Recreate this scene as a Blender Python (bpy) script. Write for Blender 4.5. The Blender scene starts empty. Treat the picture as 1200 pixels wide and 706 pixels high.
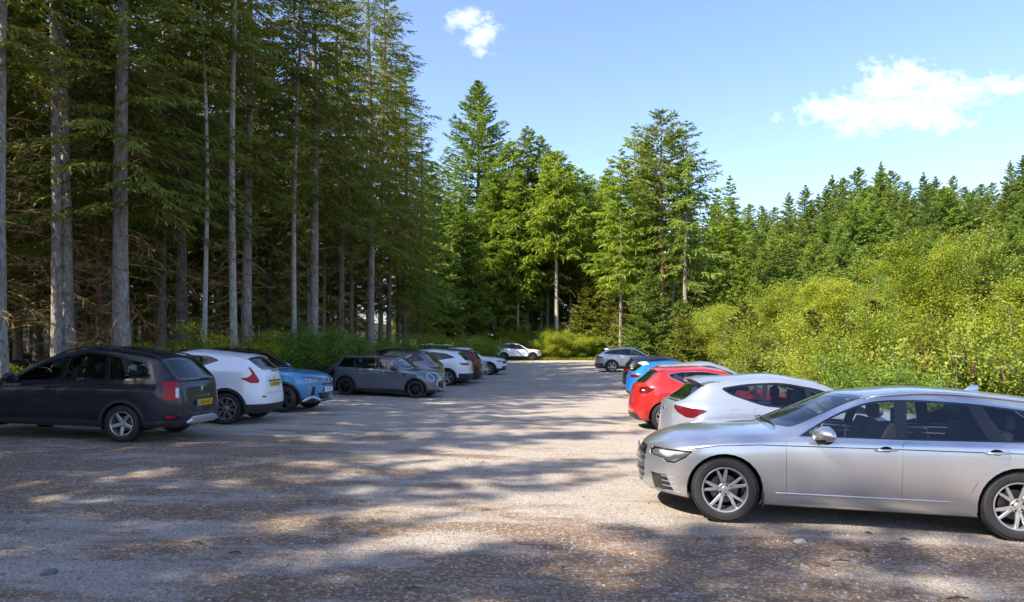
import bpy, bmesh, math, random
import numpy as np
from mathutils import Vector, Matrix
R = math.radians
scene = bpy.context.scene
COL = scene.collection

# ------------------------------------------------------------------ helpers
def tag(o, label=None, cat=None, group=None, kind=None):
    if label: o['label'] = label
    if cat: o['category'] = cat
    if group: o['group'] = group
    if kind: o['kind'] = kind
    return o

def empty(name, loc=(0, 0, 0), parent=None):
    o = bpy.data.objects.new(name, None)
    COL.objects.link(o)
    o.location = loc
    o.empty_display_size = .2
    if parent: o.parent = parent
    return o

def link_mesh(name, me, parent=None, mats=None):
    o = bpy.data.objects.new(name, me)
    COL.objects.link(o)
    if parent: o.parent = parent
    for m in (mats or []): me.materials.append(m)
    return o

def from_bm(name, bm, mats, parent=None, smooth=True, auto=None):
    me = bpy.data.meshes.new(name)
    bm.normal_update()
    if smooth:
        for f in bm.faces: f.smooth = True
        if auto is not None:
            for e in bm.edges:
                if len(e.link_faces) == 2 and e.calc_face_angle(0) > R(auto): e.smooth = False
    bm.to_mesh(me); bm.free()
    if not isinstance(mats, (list, tuple)): mats = [mats]
    return link_mesh(name, me, parent, mats)

def from_np(name, verts, faces, mats, parent=None, smooth=False, mat_idx=None, colattr=None):
    """verts Nx3, faces Mx4 or Mx3 arrays"""
    me = bpy.data.meshes.new(name)
    verts = np.asarray(verts, np.float32); faces = np.asarray(faces, np.int32)
    n, k = faces.shape
    me.vertices.add(len(verts)); me.vertices.foreach_set('co', verts.ravel())
    me.loops.add(n * k); me.loops.foreach_set('vertex_index', faces.ravel())
    me.polygons.add(n)
    me.polygons.foreach_set('loop_start', np.arange(0, n * k, k, dtype=np.int32))
    if mat_idx is not None: me.polygons.foreach_set('material_index', np.asarray(mat_idx, np.int32))
    if smooth: me.polygons.foreach_set('use_smooth', np.ones(n, bool))
    me.update(calc_edges=True)
    if colattr is not None:
        a = me.attributes.new('tone', 'FLOAT', 'POINT')
        a.data.foreach_set('value', np.asarray(colattr, np.float32))
    return link_mesh(name, me, parent, mats if isinstance(mats, (list, tuple)) else [mats])

def copy_tree(o, parent=None):
    c = o.copy(); COL.objects.link(c); c.parent = parent
    for ch in list(o.children): copy_tree(ch, c)
    return c

# ------------------------------------------------------------------ materials
def nt(m):
    m.use_nodes = True
    return m.node_tree.nodes, m.node_tree.links

def pbr(name, col, rough=.5, metal=0, coat=0, coat_rough=.03, spec=.5, noise=None, bump=None, sss=None):
    m = bpy.data.materials.new(name); n, l = nt(m)
    b = n['Principled BSDF']
    b.inputs['Base Color'].default_value = (*col, 1)
    b.inputs['Roughness'].default_value = rough
    b.inputs['Metallic'].default_value = metal
    b.inputs['Coat Weight'].default_value = coat
    b.inputs['Coat Roughness'].default_value = coat_rough
    b.inputs['Specular IOR Level'].default_value = spec
    if noise:
        sc, amt, rv = noise
        tc = n.new('ShaderNodeTexCoord'); t = n.new('ShaderNodeTexNoise')
        t.inputs['Scale'].default_value = sc; t.inputs['Detail'].default_value = 6
        l.new(tc.outputs['Object'], t.inputs['Vector'])
        mx = n.new('ShaderNodeMix'); mx.data_type = 'RGBA'
        mx.inputs[6].default_value = (*[c * (1 - amt) for c in col], 1)
        mx.inputs[7].default_value = (*[min(1, c * (1 + amt)) for c in col], 1)
        l.new(t.outputs['Fac'], mx.inputs[0]); l.new(mx.outputs[2], b.inputs['Base Color'])
        mr = n.new('ShaderNodeMapRange')
        mr.inputs[3].default_value = max(0, rough - rv); mr.inputs[4].default_value = min(1, rough + rv)
        mr.inputs[1].default_value = .3; mr.inputs[2].default_value = .7
        l.new(t.outputs['Fac'], mr.inputs[0]); l.new(mr.outputs[0], b.inputs['Roughness'])
    if bump:
        sc, st, ds = bump
        tc = n.new('ShaderNodeTexCoord'); t = n.new('ShaderNodeTexNoise')
        t.inputs['Scale'].default_value = sc; t.inputs['Detail'].default_value = 5
        l.new(tc.outputs['Object'], t.inputs['Vector'])
        bp = n.new('ShaderNodeBump'); bp.inputs['Strength'].default_value = st; bp.inputs['Distance'].default_value = ds
        l.new(t.outputs['Fac'], bp.inputs['Height']); l.new(bp.outputs[0], b.inputs['Normal'])
    return m

def paint(name, col, metal=.0, rough=.35, dust=.12, coat_rough=.04, coat=1):
    """car paint: coloured base under a clear coat, a film of road dust, dark trim on the inner side of the panels"""
    m = bpy.data.materials.new(name); n, l = nt(m)
    b = n['Principled BSDF']; out = n['Material Output']
    b.inputs['Metallic'].default_value = metal
    b.inputs['Roughness'].default_value = rough
    b.inputs['Coat Weight'].default_value = coat
    b.inputs['Specular IOR Level'].default_value = .5 * coat
    tc = n.new('ShaderNodeTexCoord')
    t = n.new('ShaderNodeTexNoise'); t.inputs['Scale'].default_value = 2.2; t.inputs['Detail'].default_value = 7; t.inputs['Roughness'].default_value = .65
    l.new(tc.outputs['Object'], t.inputs['Vector'])
    mr = n.new('ShaderNodeMapRange'); mr.inputs[1].default_value = .42; mr.inputs[2].default_value = .8; mr.inputs[3].default_value = 0; mr.inputs[4].default_value = dust
    l.new(t.outputs['Fac'], mr.inputs[0])
    mx = n.new('ShaderNodeMix'); mx.data_type = 'RGBA'
    mx.inputs[6].default_value = (*col, 1); mx.inputs[7].default_value = (.32, .28, .23, 1)
    l.new(mr.outputs[0], mx.inputs[0]); l.new(mx.outputs[2], b.inputs['Base Color'])
    cr = n.new('ShaderNodeMapRange'); cr.inputs[1].default_value = .35; cr.inputs[2].default_value = .8; cr.inputs[3].default_value = coat_rough; cr.inputs[4].default_value = coat_rough + .1
    l.new(t.outputs['Fac'], cr.inputs[0]); l.new(cr.outputs[0], b.inputs['Coat Roughness'])
    d = n.new('ShaderNodeBsdfDiffuse'); d.inputs['Color'].default_value = (.14, .14, .14, 1)
    g = n.new('ShaderNodeNewGeometry'); ms = n.new('ShaderNodeMixShader')
    l.new(g.outputs['Backfacing'], ms.inputs[0]); l.new(b.outputs[0], ms.inputs[1]); l.new(d.outputs[0], ms.inputs[2])
    l.new(ms.outputs[0], out.inputs['Surface'])
    return m

def glass(name, tint, refl=1.0):
    m = bpy.data.materials.new(name); n, l = nt(m)
    n.remove(n['Principled BSDF']); out = n['Material Output']
    tr = n.new('ShaderNodeBsdfTransparent'); tr.inputs['Color'].default_value = (*tint, 1)
    gl = n.new('ShaderNodeBsdfGlossy'); gl.inputs['Roughness'].default_value = .015; gl.inputs['Color'].default_value = (refl, refl, refl, 1)
    fr = n.new('ShaderNodeFresnel'); fr.inputs['IOR'].default_value = 1.55
    ms = n.new('ShaderNodeMixShader')
    l.new(fr.outputs[0], ms.inputs[0]); l.new(tr.outputs[0], ms.inputs[1]); l.new(gl.outputs[0], ms.inputs[2])
    l.new(ms.outputs[0], out.inputs['Surface'])
    return m

M = {}
M['black_plastic'] = pbr('black_plastic', (.022, .023, .025), .5, noise=(9, .3, .12))
M['gloss_black'] = pbr('gloss_black', (.008, .008, .01), .12, coat=.6)
M['tyre'] = pbr('tyre', (.019, .018, .018), .78, noise=(14, .35, .1))
M['alloy'] = pbr('alloy', (.46, .455, .45), .34, metal=.8, coat=.2)
M['dark_alloy'] = pbr('dark_alloy', (.03, .03, .033), .3, metal=.3, coat=.5)
M['disc'] = pbr('brake_disc', (.14, .13, .12), .5, metal=.7)
M['well'] = pbr('wheel_well', (.008, .008, .008), .95, spec=.1)
M['chrome'] = pbr('chrome', (.75, .76, .78), .12, metal=1)
M['satin'] = pbr('satin_metal', (.5, .51, .53), .3, metal=.8)
M['tail_red'] = pbr('tail_lamp_red', (.50, .006, .010), .3, spec=.3, coat=.12)
M['tail_dark'] = pbr('tail_lamp_dark', (.13, .004, .008), .2, spec=.4, coat=.15)
M['lamp_white'] = pbr('lamp_white', (.55, .54, .52), .22, coat=1)
M['orange'] = pbr('lamp_orange', (.7, .13, .02), .3, coat=1)
M['plate_y'] = pbr('plate_yellow', (.72, .45, .015), .45)
M['plate_w'] = pbr('plate_white', (.75, .76, .76), .45)
M['plate_blue'] = pbr('plate_blue', (.02, .08, .45), .4)
M['ink'] = pbr('plate_black', (.01, .01, .01), .5)
M['trim'] = pbr('cabin_trim', (.10, .102, .106), .7)
M['seat'] = pbr('seat_fabric', (.085, .087, .093), .85, bump=(80, .2, .004))
M['glass'] = glass('window_glass', (.90, .95, .93))
M['glass_tint'] = glass('window_glass_tinted', (.30, .33, .34))
M['glass_screen'] = glass('windscreen_glass', (.72, .79, .77), 1.0)
M['lens'] = glass('lamp_lens', (.93, .95, .96))
def ribbed(m, dark):
    n, l = nt(m); b = n['Principled BSDF']; c = tuple(b.inputs['Base Color'].default_value)
    tc = n.new('ShaderNodeTexCoord'); w = n.new('ShaderNodeTexWave'); w.bands_direction = 'Z'; w.inputs['Scale'].default_value = 17; w.inputs['Distortion'].default_value = .4
    l.new(tc.outputs['Object'], w.inputs['Vector']); r = n.new('ShaderNodeValToRGB'); e = r.color_ramp.elements
    e[0].position = .25; e[0].color = (*[v * dark for v in c[:3]], 1); e[1].position = .7; e[1].color = c
    l.new(w.outputs['Fac'], r.inputs[0]); l.new(r.outputs[0], b.inputs['Base Color'])
ribbed(M['tail_red'], .5); ribbed(M['tail_dark'], .45)
def lampmat():
    m = pbr('lamp_reflector', (.6, .6, .6), .25, metal=.45); n, l = nt(m)
    b = n['Principled BSDF']; tc = n.new('ShaderNodeTexCoord'); v = n.new('ShaderNodeTexWave'); v.bands_direction = 'DIAGONAL'; v.inputs['Scale'].default_value = 4.5; v.inputs['Distortion'].default_value = 2.5; v.inputs['Detail'].default_value = 1
    l.new(tc.outputs['Object'], v.inputs['Vector'])
    r = n.new('ShaderNodeValToRGB'); r.color_ramp.elements[0].color = (.13, .13, .135, 1); r.color_ramp.elements[1].color = (.58, .585, .59, 1)
    r.color_ramp.elements[0].position = .15; r.color_ramp.elements[1].position = .6
    l.new(v.outputs['Fac'], r.inputs[0]); l.new(r.outputs[0], b.inputs['Base Color'])
    return m
M['reflector'] = lampmat()
# ------------------------------------------------------------------ the camera's frame and the lie of the ground
CAM_Z, FPX, HOR = 1.90, 800.0, 399.0
def smooth(a, b, x):
    u = min(1, max(0, (x - a) / (b - a))); return u * u * (3 - 2 * u)
def lot_z(x, y):
    """the car park falls gently away from the camera and to the right, then rises again to its far end"""
    base = -.016 * (min(max(y, -6), 23) - 7)
    if y > 23: base += .256 * smooth(28, 62, y)
    tilt = -.026 * (min(max(x, -12), 9) - 3.5) * (1 - smooth(22, 45, y))
    return base + tilt
def gp(px, py):
    d = 15
    for _ in range(30):
        x = (px - 600) / FPX * d
        d = FPX * (CAM_Z - lot_z(x, d)) / (py - HOR)
    return Vector(((px - 600) / FPX * d, d, lot_z((px - 600) / FPX * d, d)))
def place(car, p, wheel, side, px, py, ang, at=None):
    """stand the car with one wheel on the ground point seen there; ang = heading of the nose from +X"""
    w = p['W'] / 2 - .03; a = R(ang)
    lx = p['wb'] / 2 * (1 if wheel == 'f' else -1); ly = side * w
    c, s = math.cos(a), math.sin(a)
    g = gp(px, py) if at is None else Vector((at[0], at[1], 0))
    x, y = g.x - (c * lx - s * ly), g.y - (s * lx + c * ly)
    z = lambda u, v: lot_z(x + c * u - s * v, y + s * u + c * v)
    h = p['wb'] / 2
    zf, zr, zl, zr_ = z(h, 0), z(-h, 0), z(0, w), z(0, -w)
    car.location = (x, y, (zf + zr + zl + zr_) / 4)
    pitch = math.atan2(zr - zf, p['wb']); roll = math.atan2(zl - zr_, 2 * w)
    car.rotation_euler = (roll, pitch, a)
# ------------------------------------------------------------------ car builder
def lin(pts, t):
    if t <= pts[0][0]: return pts[0][1]
    for (a, b), (c, d) in zip(pts, pts[1:]):
        if t <= c: return b + (d - b) * (t - a) / max(1e-6, c - a)
    return pts[-1][1]

def round_poly(pts, r=.03, n=4):
    out = []
    N = len(pts)
    for i in range(N):
        p0, p1, p2 = Vector(pts[i - 1][:2]), Vector(pts[i][:2]), Vector(pts[(i + 1) % N][:2])
        rr = pts[i][2] if len(pts[i]) > 2 else r
        a, b = p0 - p1, p2 - p1
        d = min(rr, a.length * .45, b.length * .45)
        if d < .003: out.append((p1.x, p1.y)); continue
        q0, q2 = p1 + a.normalized() * d, p1 + b.normalized() * d
        for k in range(n + 1):
            u = k / n
            q = q0 * (1 - u) ** 2 + p1 * 2 * u * (1 - u) + q2 * u * u
            out.append((q.x, q.y))
    return out

def in_poly(a, z, poly):
    c = False
    j = len(poly) - 1
    for i in range(len(poly)):
        xi, yi = poly[i]; xj, yj = poly[j]
        if (yi > z) != (yj > z) and a < (xj - xi) * (z - yi) / (yj - yi) + xi: c = not c
        j = i
    return c

def arc(cx, cz, r, n=28):
    return [(cx + r * math.cos(2 * math.pi * k / n), cz + r * math.sin(2 * math.pi * k / n)) for k in range(n)]

def cut(bm, tl, tagid, poly, g, c, filt, only=None):
    """cut the outline POLY (in a = g.p + c against z) into the shell and tag what lies inside"""
    g = Vector(g); gg = g.dot(g)
    amin = min(p[0] for p in poly); amax = max(p[0] for p in poly); zmin = min(p[1] for p in poly); zmax = max(p[1] for p in poly)
    cand = []
    for f in bm.faces:
        if only is not None and f[tl] not in only: continue
        q = f.verts[0].co
        if q.z > zmax + .22 or q.z < zmin - .22: continue
        qa = g.x * q.x + g.y * q.y + c
        if qa > amax + .3 or qa < amin - .3: continue
        if not filt(f): continue
        a = [g.dot(v.co) + c for v in f.verts]; z = [v.co.z for v in f.verts]
        if max(a) < amin or min(a) > amax or max(z) < zmin or min(z) > zmax: continue
        cand.append(f)
    for i in range(len(poly)):
        a0, z0 = poly[i - 1]; a1, z1 = poly[i]
        da, dz = a1 - a0, z1 - z0
        if abs(da) + abs(dz) < 1e-5: continue
        la, ha = min(a0, a1) - 1e-4, max(a0, a1) + 1e-4; lz, hz = min(z0, z1) - 1e-4, max(z0, z1) + 1e-4
        hit, rest = [], []
        for f in cand:
            a = [g.dot(v.co) + c for v in f.verts]; z = [v.co.z for v in f.verts]
            (rest if max(a) < la or min(a) > ha or max(z) < lz or min(z) > hz else hit).append(f)
        if not hit: continue
        no = Vector((g.x * dz, g.y * dz, -da)); co = g * ((a0 - c) / gg) + Vector((0, 0, z0))
        no.normalize(); k0 = no.dot(co)
        dist = {}
        for f in hit:
            for v in f.verts:
                if v not in dist: dist[v] = no.dot(v.co) - k0
        for e in {e for f in hit for e in f.edges}:
            v0, v1 = e.verts; d0, d1 = dist[v0], dist[v1]
            if abs(d0) > 2e-5 and abs(d1) > 2e-5 and (d0 > 0) != (d1 > 0):
                _, nvt = bmesh.utils.edge_split(e, v0, d0 / (d0 - d1)); dist[nvt] = 0.0
        new = []
        for f in hit:
            fv = list(f.verts); on = [i for i, v in enumerate(fv) if abs(dist.get(v, 1)) <= 2e-5]
            new.append(f)
            if len(on) == 2 and (on[1] - on[0]) not in (1, len(fv) - 1):
                try: nf, _l = bmesh.utils.face_split(f, fv[on[0]], fv[on[1]])
                except Exception: nf = None
                if nf: nf[tl] = f[tl]; nf.normal_update(); f.normal_update(); new.append(nf)
        cand = rest + new
    n = 0
    for f in cand:
        p = f.calc_center_median()
        if in_poly(g.dot(p) + c, p.z, poly): f[tl] = tagid; n += 1
    return n

def extract(bm, tl, nl, tags, name, mats, parent, inset=0, fold=0, push=0, matmap=None):
    faces = [f for f in bm.faces if f[tl] in tags]
    if not faces: return None
    nb = bmesh.new(); vm = {}; nrm = {}
    for f in faces:
        vs = []
        for v in f.verts:
            if v not in vm:
                w = nb.verts.new(v.co); vm[v] = w; nn = Vector(v[nl]); nrm[w] = nn.normalized() if nn.length > 1e-6 else Vector((0, 0, 1))
            vs.append(vm[v])
        try: nf = nb.faces.new(vs)
        except ValueError: continue
        nf.smooth = True
        if matmap: nf.material_index = matmap.get(f[tl], 0)
    bed = [e for e in nb.edges if len(e.link_faces) == 1]
    if inset:
        mv = {}
        for e in bed:
            fc = e.link_faces[0].calc_center_median(); t = (e.verts[1].co - e.verts[0].co)
            if t.length < 1e-6: continue
            t.normalize()
            for v in e.verts:
                d = fc - v.co; d -= t * d.dot(t)
                if d.length > 1e-6: mv.setdefault(v, []).append(d.normalized())
        for v, ds in mv.items():
            d = sum(ds, Vector())
            if d.length > 1e-6: v.co += d.normalized() * inset
    if push:
        for v, n in nrm.items(): v.co += n * push
    if fold:
        old = {}
        for e in bed: e.smooth = False
        r = bmesh.ops.extrude_edge_only(nb, edges=bed)
        nv = [x for x in r['geom'] if isinstance(x, bmesh.types.BMVert)]
        for v in nv:
            n = None
            for e in v.link_edges:
                o = e.other_vert(v)
                if o in nrm: n = nrm[o]
            old[v] = n or Vector((0, 0, 1))
        for v, n in old.items(): v.co -= n * fold
        nrm.update(old)
    me = bpy.data.meshes.new(name)
    nb.verts.index_update()
    normals = [nrm.get(v, Vector((0, 0, 1))) for v in nb.verts]
    nb.to_mesh(me); nb.free()
    me.normals_split_custom_set_from_vertices([tuple(x) for x in normals])
    return link_mesh(name, me, parent, mats if isinstance(mats, (list, tuple)) else [mats])

def tube(bm, pts, r, n=8, cap=True, flat=None):
    rings = []
    P = [Vector(p) for p in pts]
    for i, p in enumerate(P):
        d = (P[min(i + 1, len(P) - 1)] - P[max(i - 1, 0)]).normalized()
        up = Vector((0, 0, 1)) if abs(d.z) < .9 else Vector((1, 0, 0))
        a = d.cross(up).normalized(); b = a.cross(d).normalized()
        rr = r[i] if isinstance(r, (list, tuple)) else r
        ry = rr * (flat or 1)
        rings.append([bm.verts.new(p + a * rr * math.cos(2 * math.pi * k / n) + b * ry * math.sin(2 * math.pi * k / n)) for k in range(n)])
    for A, B in zip(rings, rings[1:]):
        for k in range(n): bm.faces.new((B[k], B[(k + 1) % n], A[(k + 1) % n], A[k]))
    if cap:
        bm.faces.new(rings[0]); bm.faces.new(rings[-1][::-1])
    return rings

def bbox(bm, c, s, bev=0, seg=2, rot=None):
    r = bmesh.ops.create_cube(bm, size=1)
    vs = r['verts']
    for v in vs:
        v.co = Vector((v.co.x * s[0], v.co.y * s[1], v.co.z * s[2]))
    if bev:
        es = list({e for v in vs for e in v.link_edges})
        rb = bmesh.ops.bevel(bm, geom=es, offset=bev, segments=seg, affect='EDGES', profile=.6)
        vs = list({v for f in rb['faces'] for v in f.verts} | {v for v in vs if v.is_valid})
    for v in vs:
        if rot is not None: v.co = rot @ v.co
        v.co += Vector(c)
    return vs

def lathe(bm, prof, axis_y=True, n=48, mi=0):
    """prof = [(r, y)]; axis along y"""
    rings = []
    for r_, y in prof:
        rings.append([bm.verts.new((r_ * math.cos(2 * math.pi * k / n), y, r_ * math.sin(2 * math.pi * k / n))) for k in range(n)])
    for A, B in zip(rings, rings[1:]):
        for k in range(n):
            f = bm.faces.new((A[k], B[k], B[(k + 1) % n], A[(k + 1) % n])); f.material_index = mi
    return rings

WHEELS = {}
def wheel_meshes(style, Rw, rim_r, wid, fine):
    """tyre and rim meshes, outer face at +y"""
    key = (style, round(Rw, 3), round(rim_r, 3), fine)
    if key in WHEELS: return WHEELS[key]
    n = 64 if fine else 40
    h = wid / 2
    bm = bmesh.new()
    s = Rw - rim_r
    prof = [(rim_r - .012, h * .80), (rim_r + .004, h * .92), (rim_r + s * .35, h * 1.0), (rim_r + s * .7, h * .97), (Rw - .016, h * .86), (Rw - .004, h * .74),
            (Rw, h * .60), (Rw, h * .40), (Rw - .008, h * .38), (Rw - .008, h * .32), (Rw, h * .30), (Rw, h * .02), (Rw - .008, 0), (Rw - .008, -h * .06), (Rw, -h * .08), (Rw, -h * .6), (Rw - .016, -h * .86),
            (rim_r + s * .35, -h), (rim_r, -h * .9)]
    lathe(bm, prof, n=n)
    if fine:   # shoulder tread blocks
        for k in range(72):
            a = 2 * math.pi * k / 72
            q = Matrix.Rotation(-a, 3, 'Y')
            bbox(bm, q @ Vector((Rw - .006, h * .80, 0)), (.012, .03, .012), rot=q)
    tyre = bpy.data.meshes.new('tyre'); bm.normal_update()
    for f in bm.faces: f.smooth = True
    for e in bm.edges:
        if len(e.link_faces) == 2 and e.calc_face_angle(0) > R(35): e.smooth = False
    bm.to_mesh(tyre); bm.free(); tyre.materials.append(M['tyre'])
    bm = bmesh.new()
    face_m, dark = 0, 1
    lip = h * .86
    lathe(bm, [(rim_r - .004, lip - .012), (rim_r + .004, lip), (rim_r - .004, lip + .004), (rim_r - .016, lip), (rim_r - .022, lip - .02), (rim_r - .03, lip - .07), (rim_r - .045, -h * .7)], n=n, mi=0)
    # disc and dark back
    for rr, y, mi in ((rim_r - .03, -h * .35, 1), (rim_r * .62, -h * .05, 2)):
        v0 = bm.verts.new((0, y, 0)); ring = [bm.verts.new((rr * math.cos(2 * math.pi * k / n), y, rr * math.sin(2 * math.pi * k / n))) for k in range(n)]
        for k in range(n):
            f = bm.faces.new((v0, ring[(k + 1) % n], ring[k])); f.material_index = mi
    def spoke(a, r0, r1, w0, w1, y0, y1, th=.022, skew=0):
        q = Matrix.Rotation(-a, 3, 'Y')
        vs = []
        for (rr, w, y, sk) in ((r0, w0, y0, 0), ((r0 + r1) / 2, (w0 + w1) / 2, (y0 + y1) / 2 + .006, skew / 2), (r1, w1, y1, skew)):
            for dx, dy in ((-w, -th), (-w, -.006), (-w * .7, 0), (w * .7, 0), (w, -.006), (w, -th)):
                vs.append(bm.verts.new(q @ Vector((rr, y + dy, dx + sk))))
        for b in (0, 6):
            for k in range(6):
                f = bm.faces.new((vs[b + k], vs[b + (k + 1) % 6], vs[b + 6 + (k + 1) % 6], vs[b + 6 + k])); f.material_index = 0
    yo = lip - .012; yh = lip - .03
    rr1 = rim_r - .012
    if style == 'twin5':
        for k in range(5):
            a = 2 * math.pi * k / 5 + R(90)
            spoke(a, .045, rr1, .021, .016, yh, yo, skew=.058); spoke(a, .045, rr1, .018, .014, yh, yo, skew=-.040)
    elif style == 'five':
        for k in range(5):
            a = 2 * math.pi * k / 5 + R(90)
            spoke(a, .04, rr1, .032, .026, yh, yo)
    elif style == 'star5':
        for k in range(5):
            a = 2 * math.pi * k / 5 + R(54)
            spoke(a, .04, rr1 * .62, .028, .026, yh, yo)
            spoke(a, rr1 * .58, rr1, .02, .02, yo - .004, yo, skew=.05); spoke(a, rr1 * .58, rr1, .02, .02, yo - .004, yo, skew=-.05)
    elif style == 'multi':
        for k in range(8):
            a = 2 * math.pi * k / 8
            spoke(a, .05, rr1, .012, .012, yh, yo, skew=.03); spoke(a, .05, rr1, .012, .012, yh, yo, skew=-.03)
    elif style == 'blade':
        for k in range(10):
            spoke(2 * math.pi * k / 10 + .2, .05, rr1, .016, .024, yh, yo, skew=.03)
    # hub
    rg = lathe(bm, [(.068, yh - .02), (.066, yh - .004), (.058, yh + .004), (.034, yh + .004), (.033, yh + .008), (.028, yh + .012), (.001, yh + .013)], n=24)
    for k in range(5):
        a = 2 * math.pi * (k + .5) / 5 + R(90)
        r_ = bmesh.ops.create_circle(bm, cap_ends=True, radius=.0105, segments=8)
        for v in r_['verts']: v.co = Vector((v.co.x + .049 * math.cos(a), yh + .0052, v.co.y + .049 * math.sin(a)))
        for f in {f for v in r_['verts'] for f in v.link_faces}: f.material_index = 1
    rim = bpy.data.meshes.new('rim'); bm.normal_update()
    for f in bm.faces: f.smooth = True
    for e in bm.edges:
        if len(e.link_faces) == 2 and e.calc_face_angle(0) > R(30): e.smooth = False
    bm.to_mesh(rim); bm.free()
    WHEELS[key] = (tyre, rim)
    return WHEELS[key]

def text_mesh(name, txt, size, mat, parent, loc, rot, depth=.002, sx=1.0):
    cu = bpy.data.curves.new('t', 'FONT'); cu.body = txt; cu.size = size; cu.extrude = depth; cu.align_x = 'CENTER'; cu.align_y = 'CENTER'
    o = bpy.data.objects.new('t', cu); COL.objects.link(o)
    dg = bpy.context.evaluated_depsgraph_get(); dg.update()
    me = bpy.data.meshes.new_from_object(o.evaluated_get(dg)); me.name = name
    bpy.data.objects.remove(o); bpy.data.curves.remove(cu)
    r = link_mesh(name, me, parent, [mat])
    r.location = loc; r.rotation_euler = rot; r.scale = (sx, 1, 1)
    return r

def shell(p):
    """the smooth outer skin of the car as a dense bmesh; t runs back from the front bumper, y left, z up"""
    L, W, zb = p['L'], p['W'], p['zb']; w = W / 2
    fo, wb, Rw = p['fo'], p['wb'], p['R']
    top, sh = p['top'], p['sh']
    tc, th, tre, trg = p['t_cowl'], p['t_hdr'], p['t_re'], p['t_rg']
    rw = p.get('rw', .655) * w
    za, zr_ = lin(sh, tc) + .035, lin(top, th) - .06
    def pw(t):
        f = min(1, max(0, (t / p.get('nose_len', .95)))); r = min(1, max(0, (L - t) / p.get('tail_len', .9)))
        return w * (1 - p.get('nose_in', .30) * (1 - f) ** 2.6) * (1 - p.get('tail_in', .2) * (1 - r) ** 2.4)
    def y7(t):
        return lin([(tc, .80 * w), ((tc + th) / 2, .5 * (.80 * w + rw) + .01), (th, rw), (p['t_pk'], rw * 1.01), (tre, rw * .965), (trg, p.get('y_rg', .72) * w)], t)
    ts = [.10, .30] + list(p.get('hood_t', [.62])) + [fo, fo + Rw + .08, tc, (tc + th) / 2, th, p['t_pk'] * .6 + th * .4, p['t_pk'], p['t_pk'] * .5 + tre * .5, tre, (tre + trg) / 2, trg, L - .04]
    ts = sorted(set(round(t, 3) for t in ts))
    t2 = []
    for t in ts:
        if not t2 or t - t2[-1] > .06: t2.append(t)
        elif t in (round(tc, 3), round(th, 3), round(tre, 3), round(trg, 3)): t2[-1] = t
    ts = t2
    def nose(z): return lin(p['nose'], z)
    def tail(z): return lin(p['tail'], z)
    def ring(t):
        pwt = pw(t); zs, zc = lin(sh, t), lin(top, t)
        fy = .62 if t < .2 else (.93 if t < .45 else 1)
        ry = 1.0
        if t > L - .1: ry = .80
        elif t > L - .3: ry = .97
        b = pwt * fy * ry
        zlip = zb + (.03 if t < .5 or t > L - .5 else 0)
        d = {}
        d['b9'] = (0, zlip); d['b8'] = (b * .36, zlip); d['b7'] = (b * .66, zlip)
        d[1] = (b * .88, zlip); d[2] = (b * p.get('sill_y', .955), zlip + .05)
        zl = zb + p.get('low', .26); d[3] = (b * p.get('low_y', .985), zl)
        d[4] = (b * p.get('mid_y', 1.0), zl + (zs - zl) * .66)
        if t < tc - .02:
            d[5] = (b * p.get('sh_y', .965), zs - .035); d[6] = (b * .875, zs + .30 * (zc - zs)); d[7] = (b * .64, zs + .72 * (zc - zs)); d[8] = (b * .34, zs + .95 * (zc - zs)); d[9] = (0, zc)
        else:
            d[5] = (b * p.get('sh_y', .965) * 1.005, zs - .04); d[6] = (b * .925, zs + .012)
            if t <= th: z7 = za + (zr_ - za) * (t - tc) / (th - tc)
            elif t <= tre: z7 = zc - .075
            elif t <= trg:
                u = (t - tre) / (trg - tre); z7 = (lin(top, tre) - .085) * (1 - u) + (lin(top, trg) - .01) * u
            else: z7 = zc - .02
            yy = min(y7(t), b * .9)
            d[7] = (yy, max(z7, zs + .022)); d[8] = (yy * .55, max(zc - .018, zs + .025)); d[9] = (0, max(zc, zs + .028))
            if t > trg + .02: d[7] = (b * .72, zc - .01); d[8] = (b * .4, zc); d[9] = (0, zc); d[6] = (b * .9, zs + .01)
        out = {}
        for k, (y, z) in d.items():
            tt = t
            if t < .2: tt = t + nose(z)
            elif t < .45: tt = t + nose(z) * .8
            elif t < .8: tt = t + nose(z) * .3
            if t > L - .1: tt = t - tail(z)
            elif t > L - .35 and not (k in (7, 8, 9) or k in ('b7', 'b8', 'b9')): tt = t - tail(z) * .6
            if k in (7, 8, 9):
                q = {7: 0, 8: .7, 9: 1}[k]
                if abs(t - tc) < .03: tt -= q * p.get('cowl_bow', .12)
                elif abs(t - (tc + th) / 2) < .03: tt -= q * .085
                elif abs(t - th) < .03: tt -= q * .05
                elif abs(t - tre) < .02: tt += q * .025
                elif tre < t <= trg + .02: tt += q * .04
            out[k] = Vector((tt, y, z))
        return out
    rows = [1, 2, 3, 4, 5, 6]; tops = [6, 7, 8, 9]; bots = [1, 'b7', 'b8', 'b9']
    order = ['b9', 'b8', 'b7', 1, 2, 3, 4, 5, 6, 7, 8, 9]
    bm = bmesh.new(); cr = bm.edges.layers.float.new('crease_edge')
    X0 = fo + wb / 2
    grid = []
    def nv(q, s): return bm.verts.new((X0 - q.x, q.y * s, q.z))
    for t in ts:
        rg = ring(t); d = {}
        for k in order:
            a = nv(rg[k], 1); d[(k, 1)] = a
            d[(k, -1)] = a if k in ('b9', 9) else nv(rg[k], -1)
        grid.append(d)
    def quad(*v):
        u = []
        for x in v:
            if x not in u: u.append(x)
        if len(u) > 2:
            try: return bm.faces.new(u)
            except ValueError: return None
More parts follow.
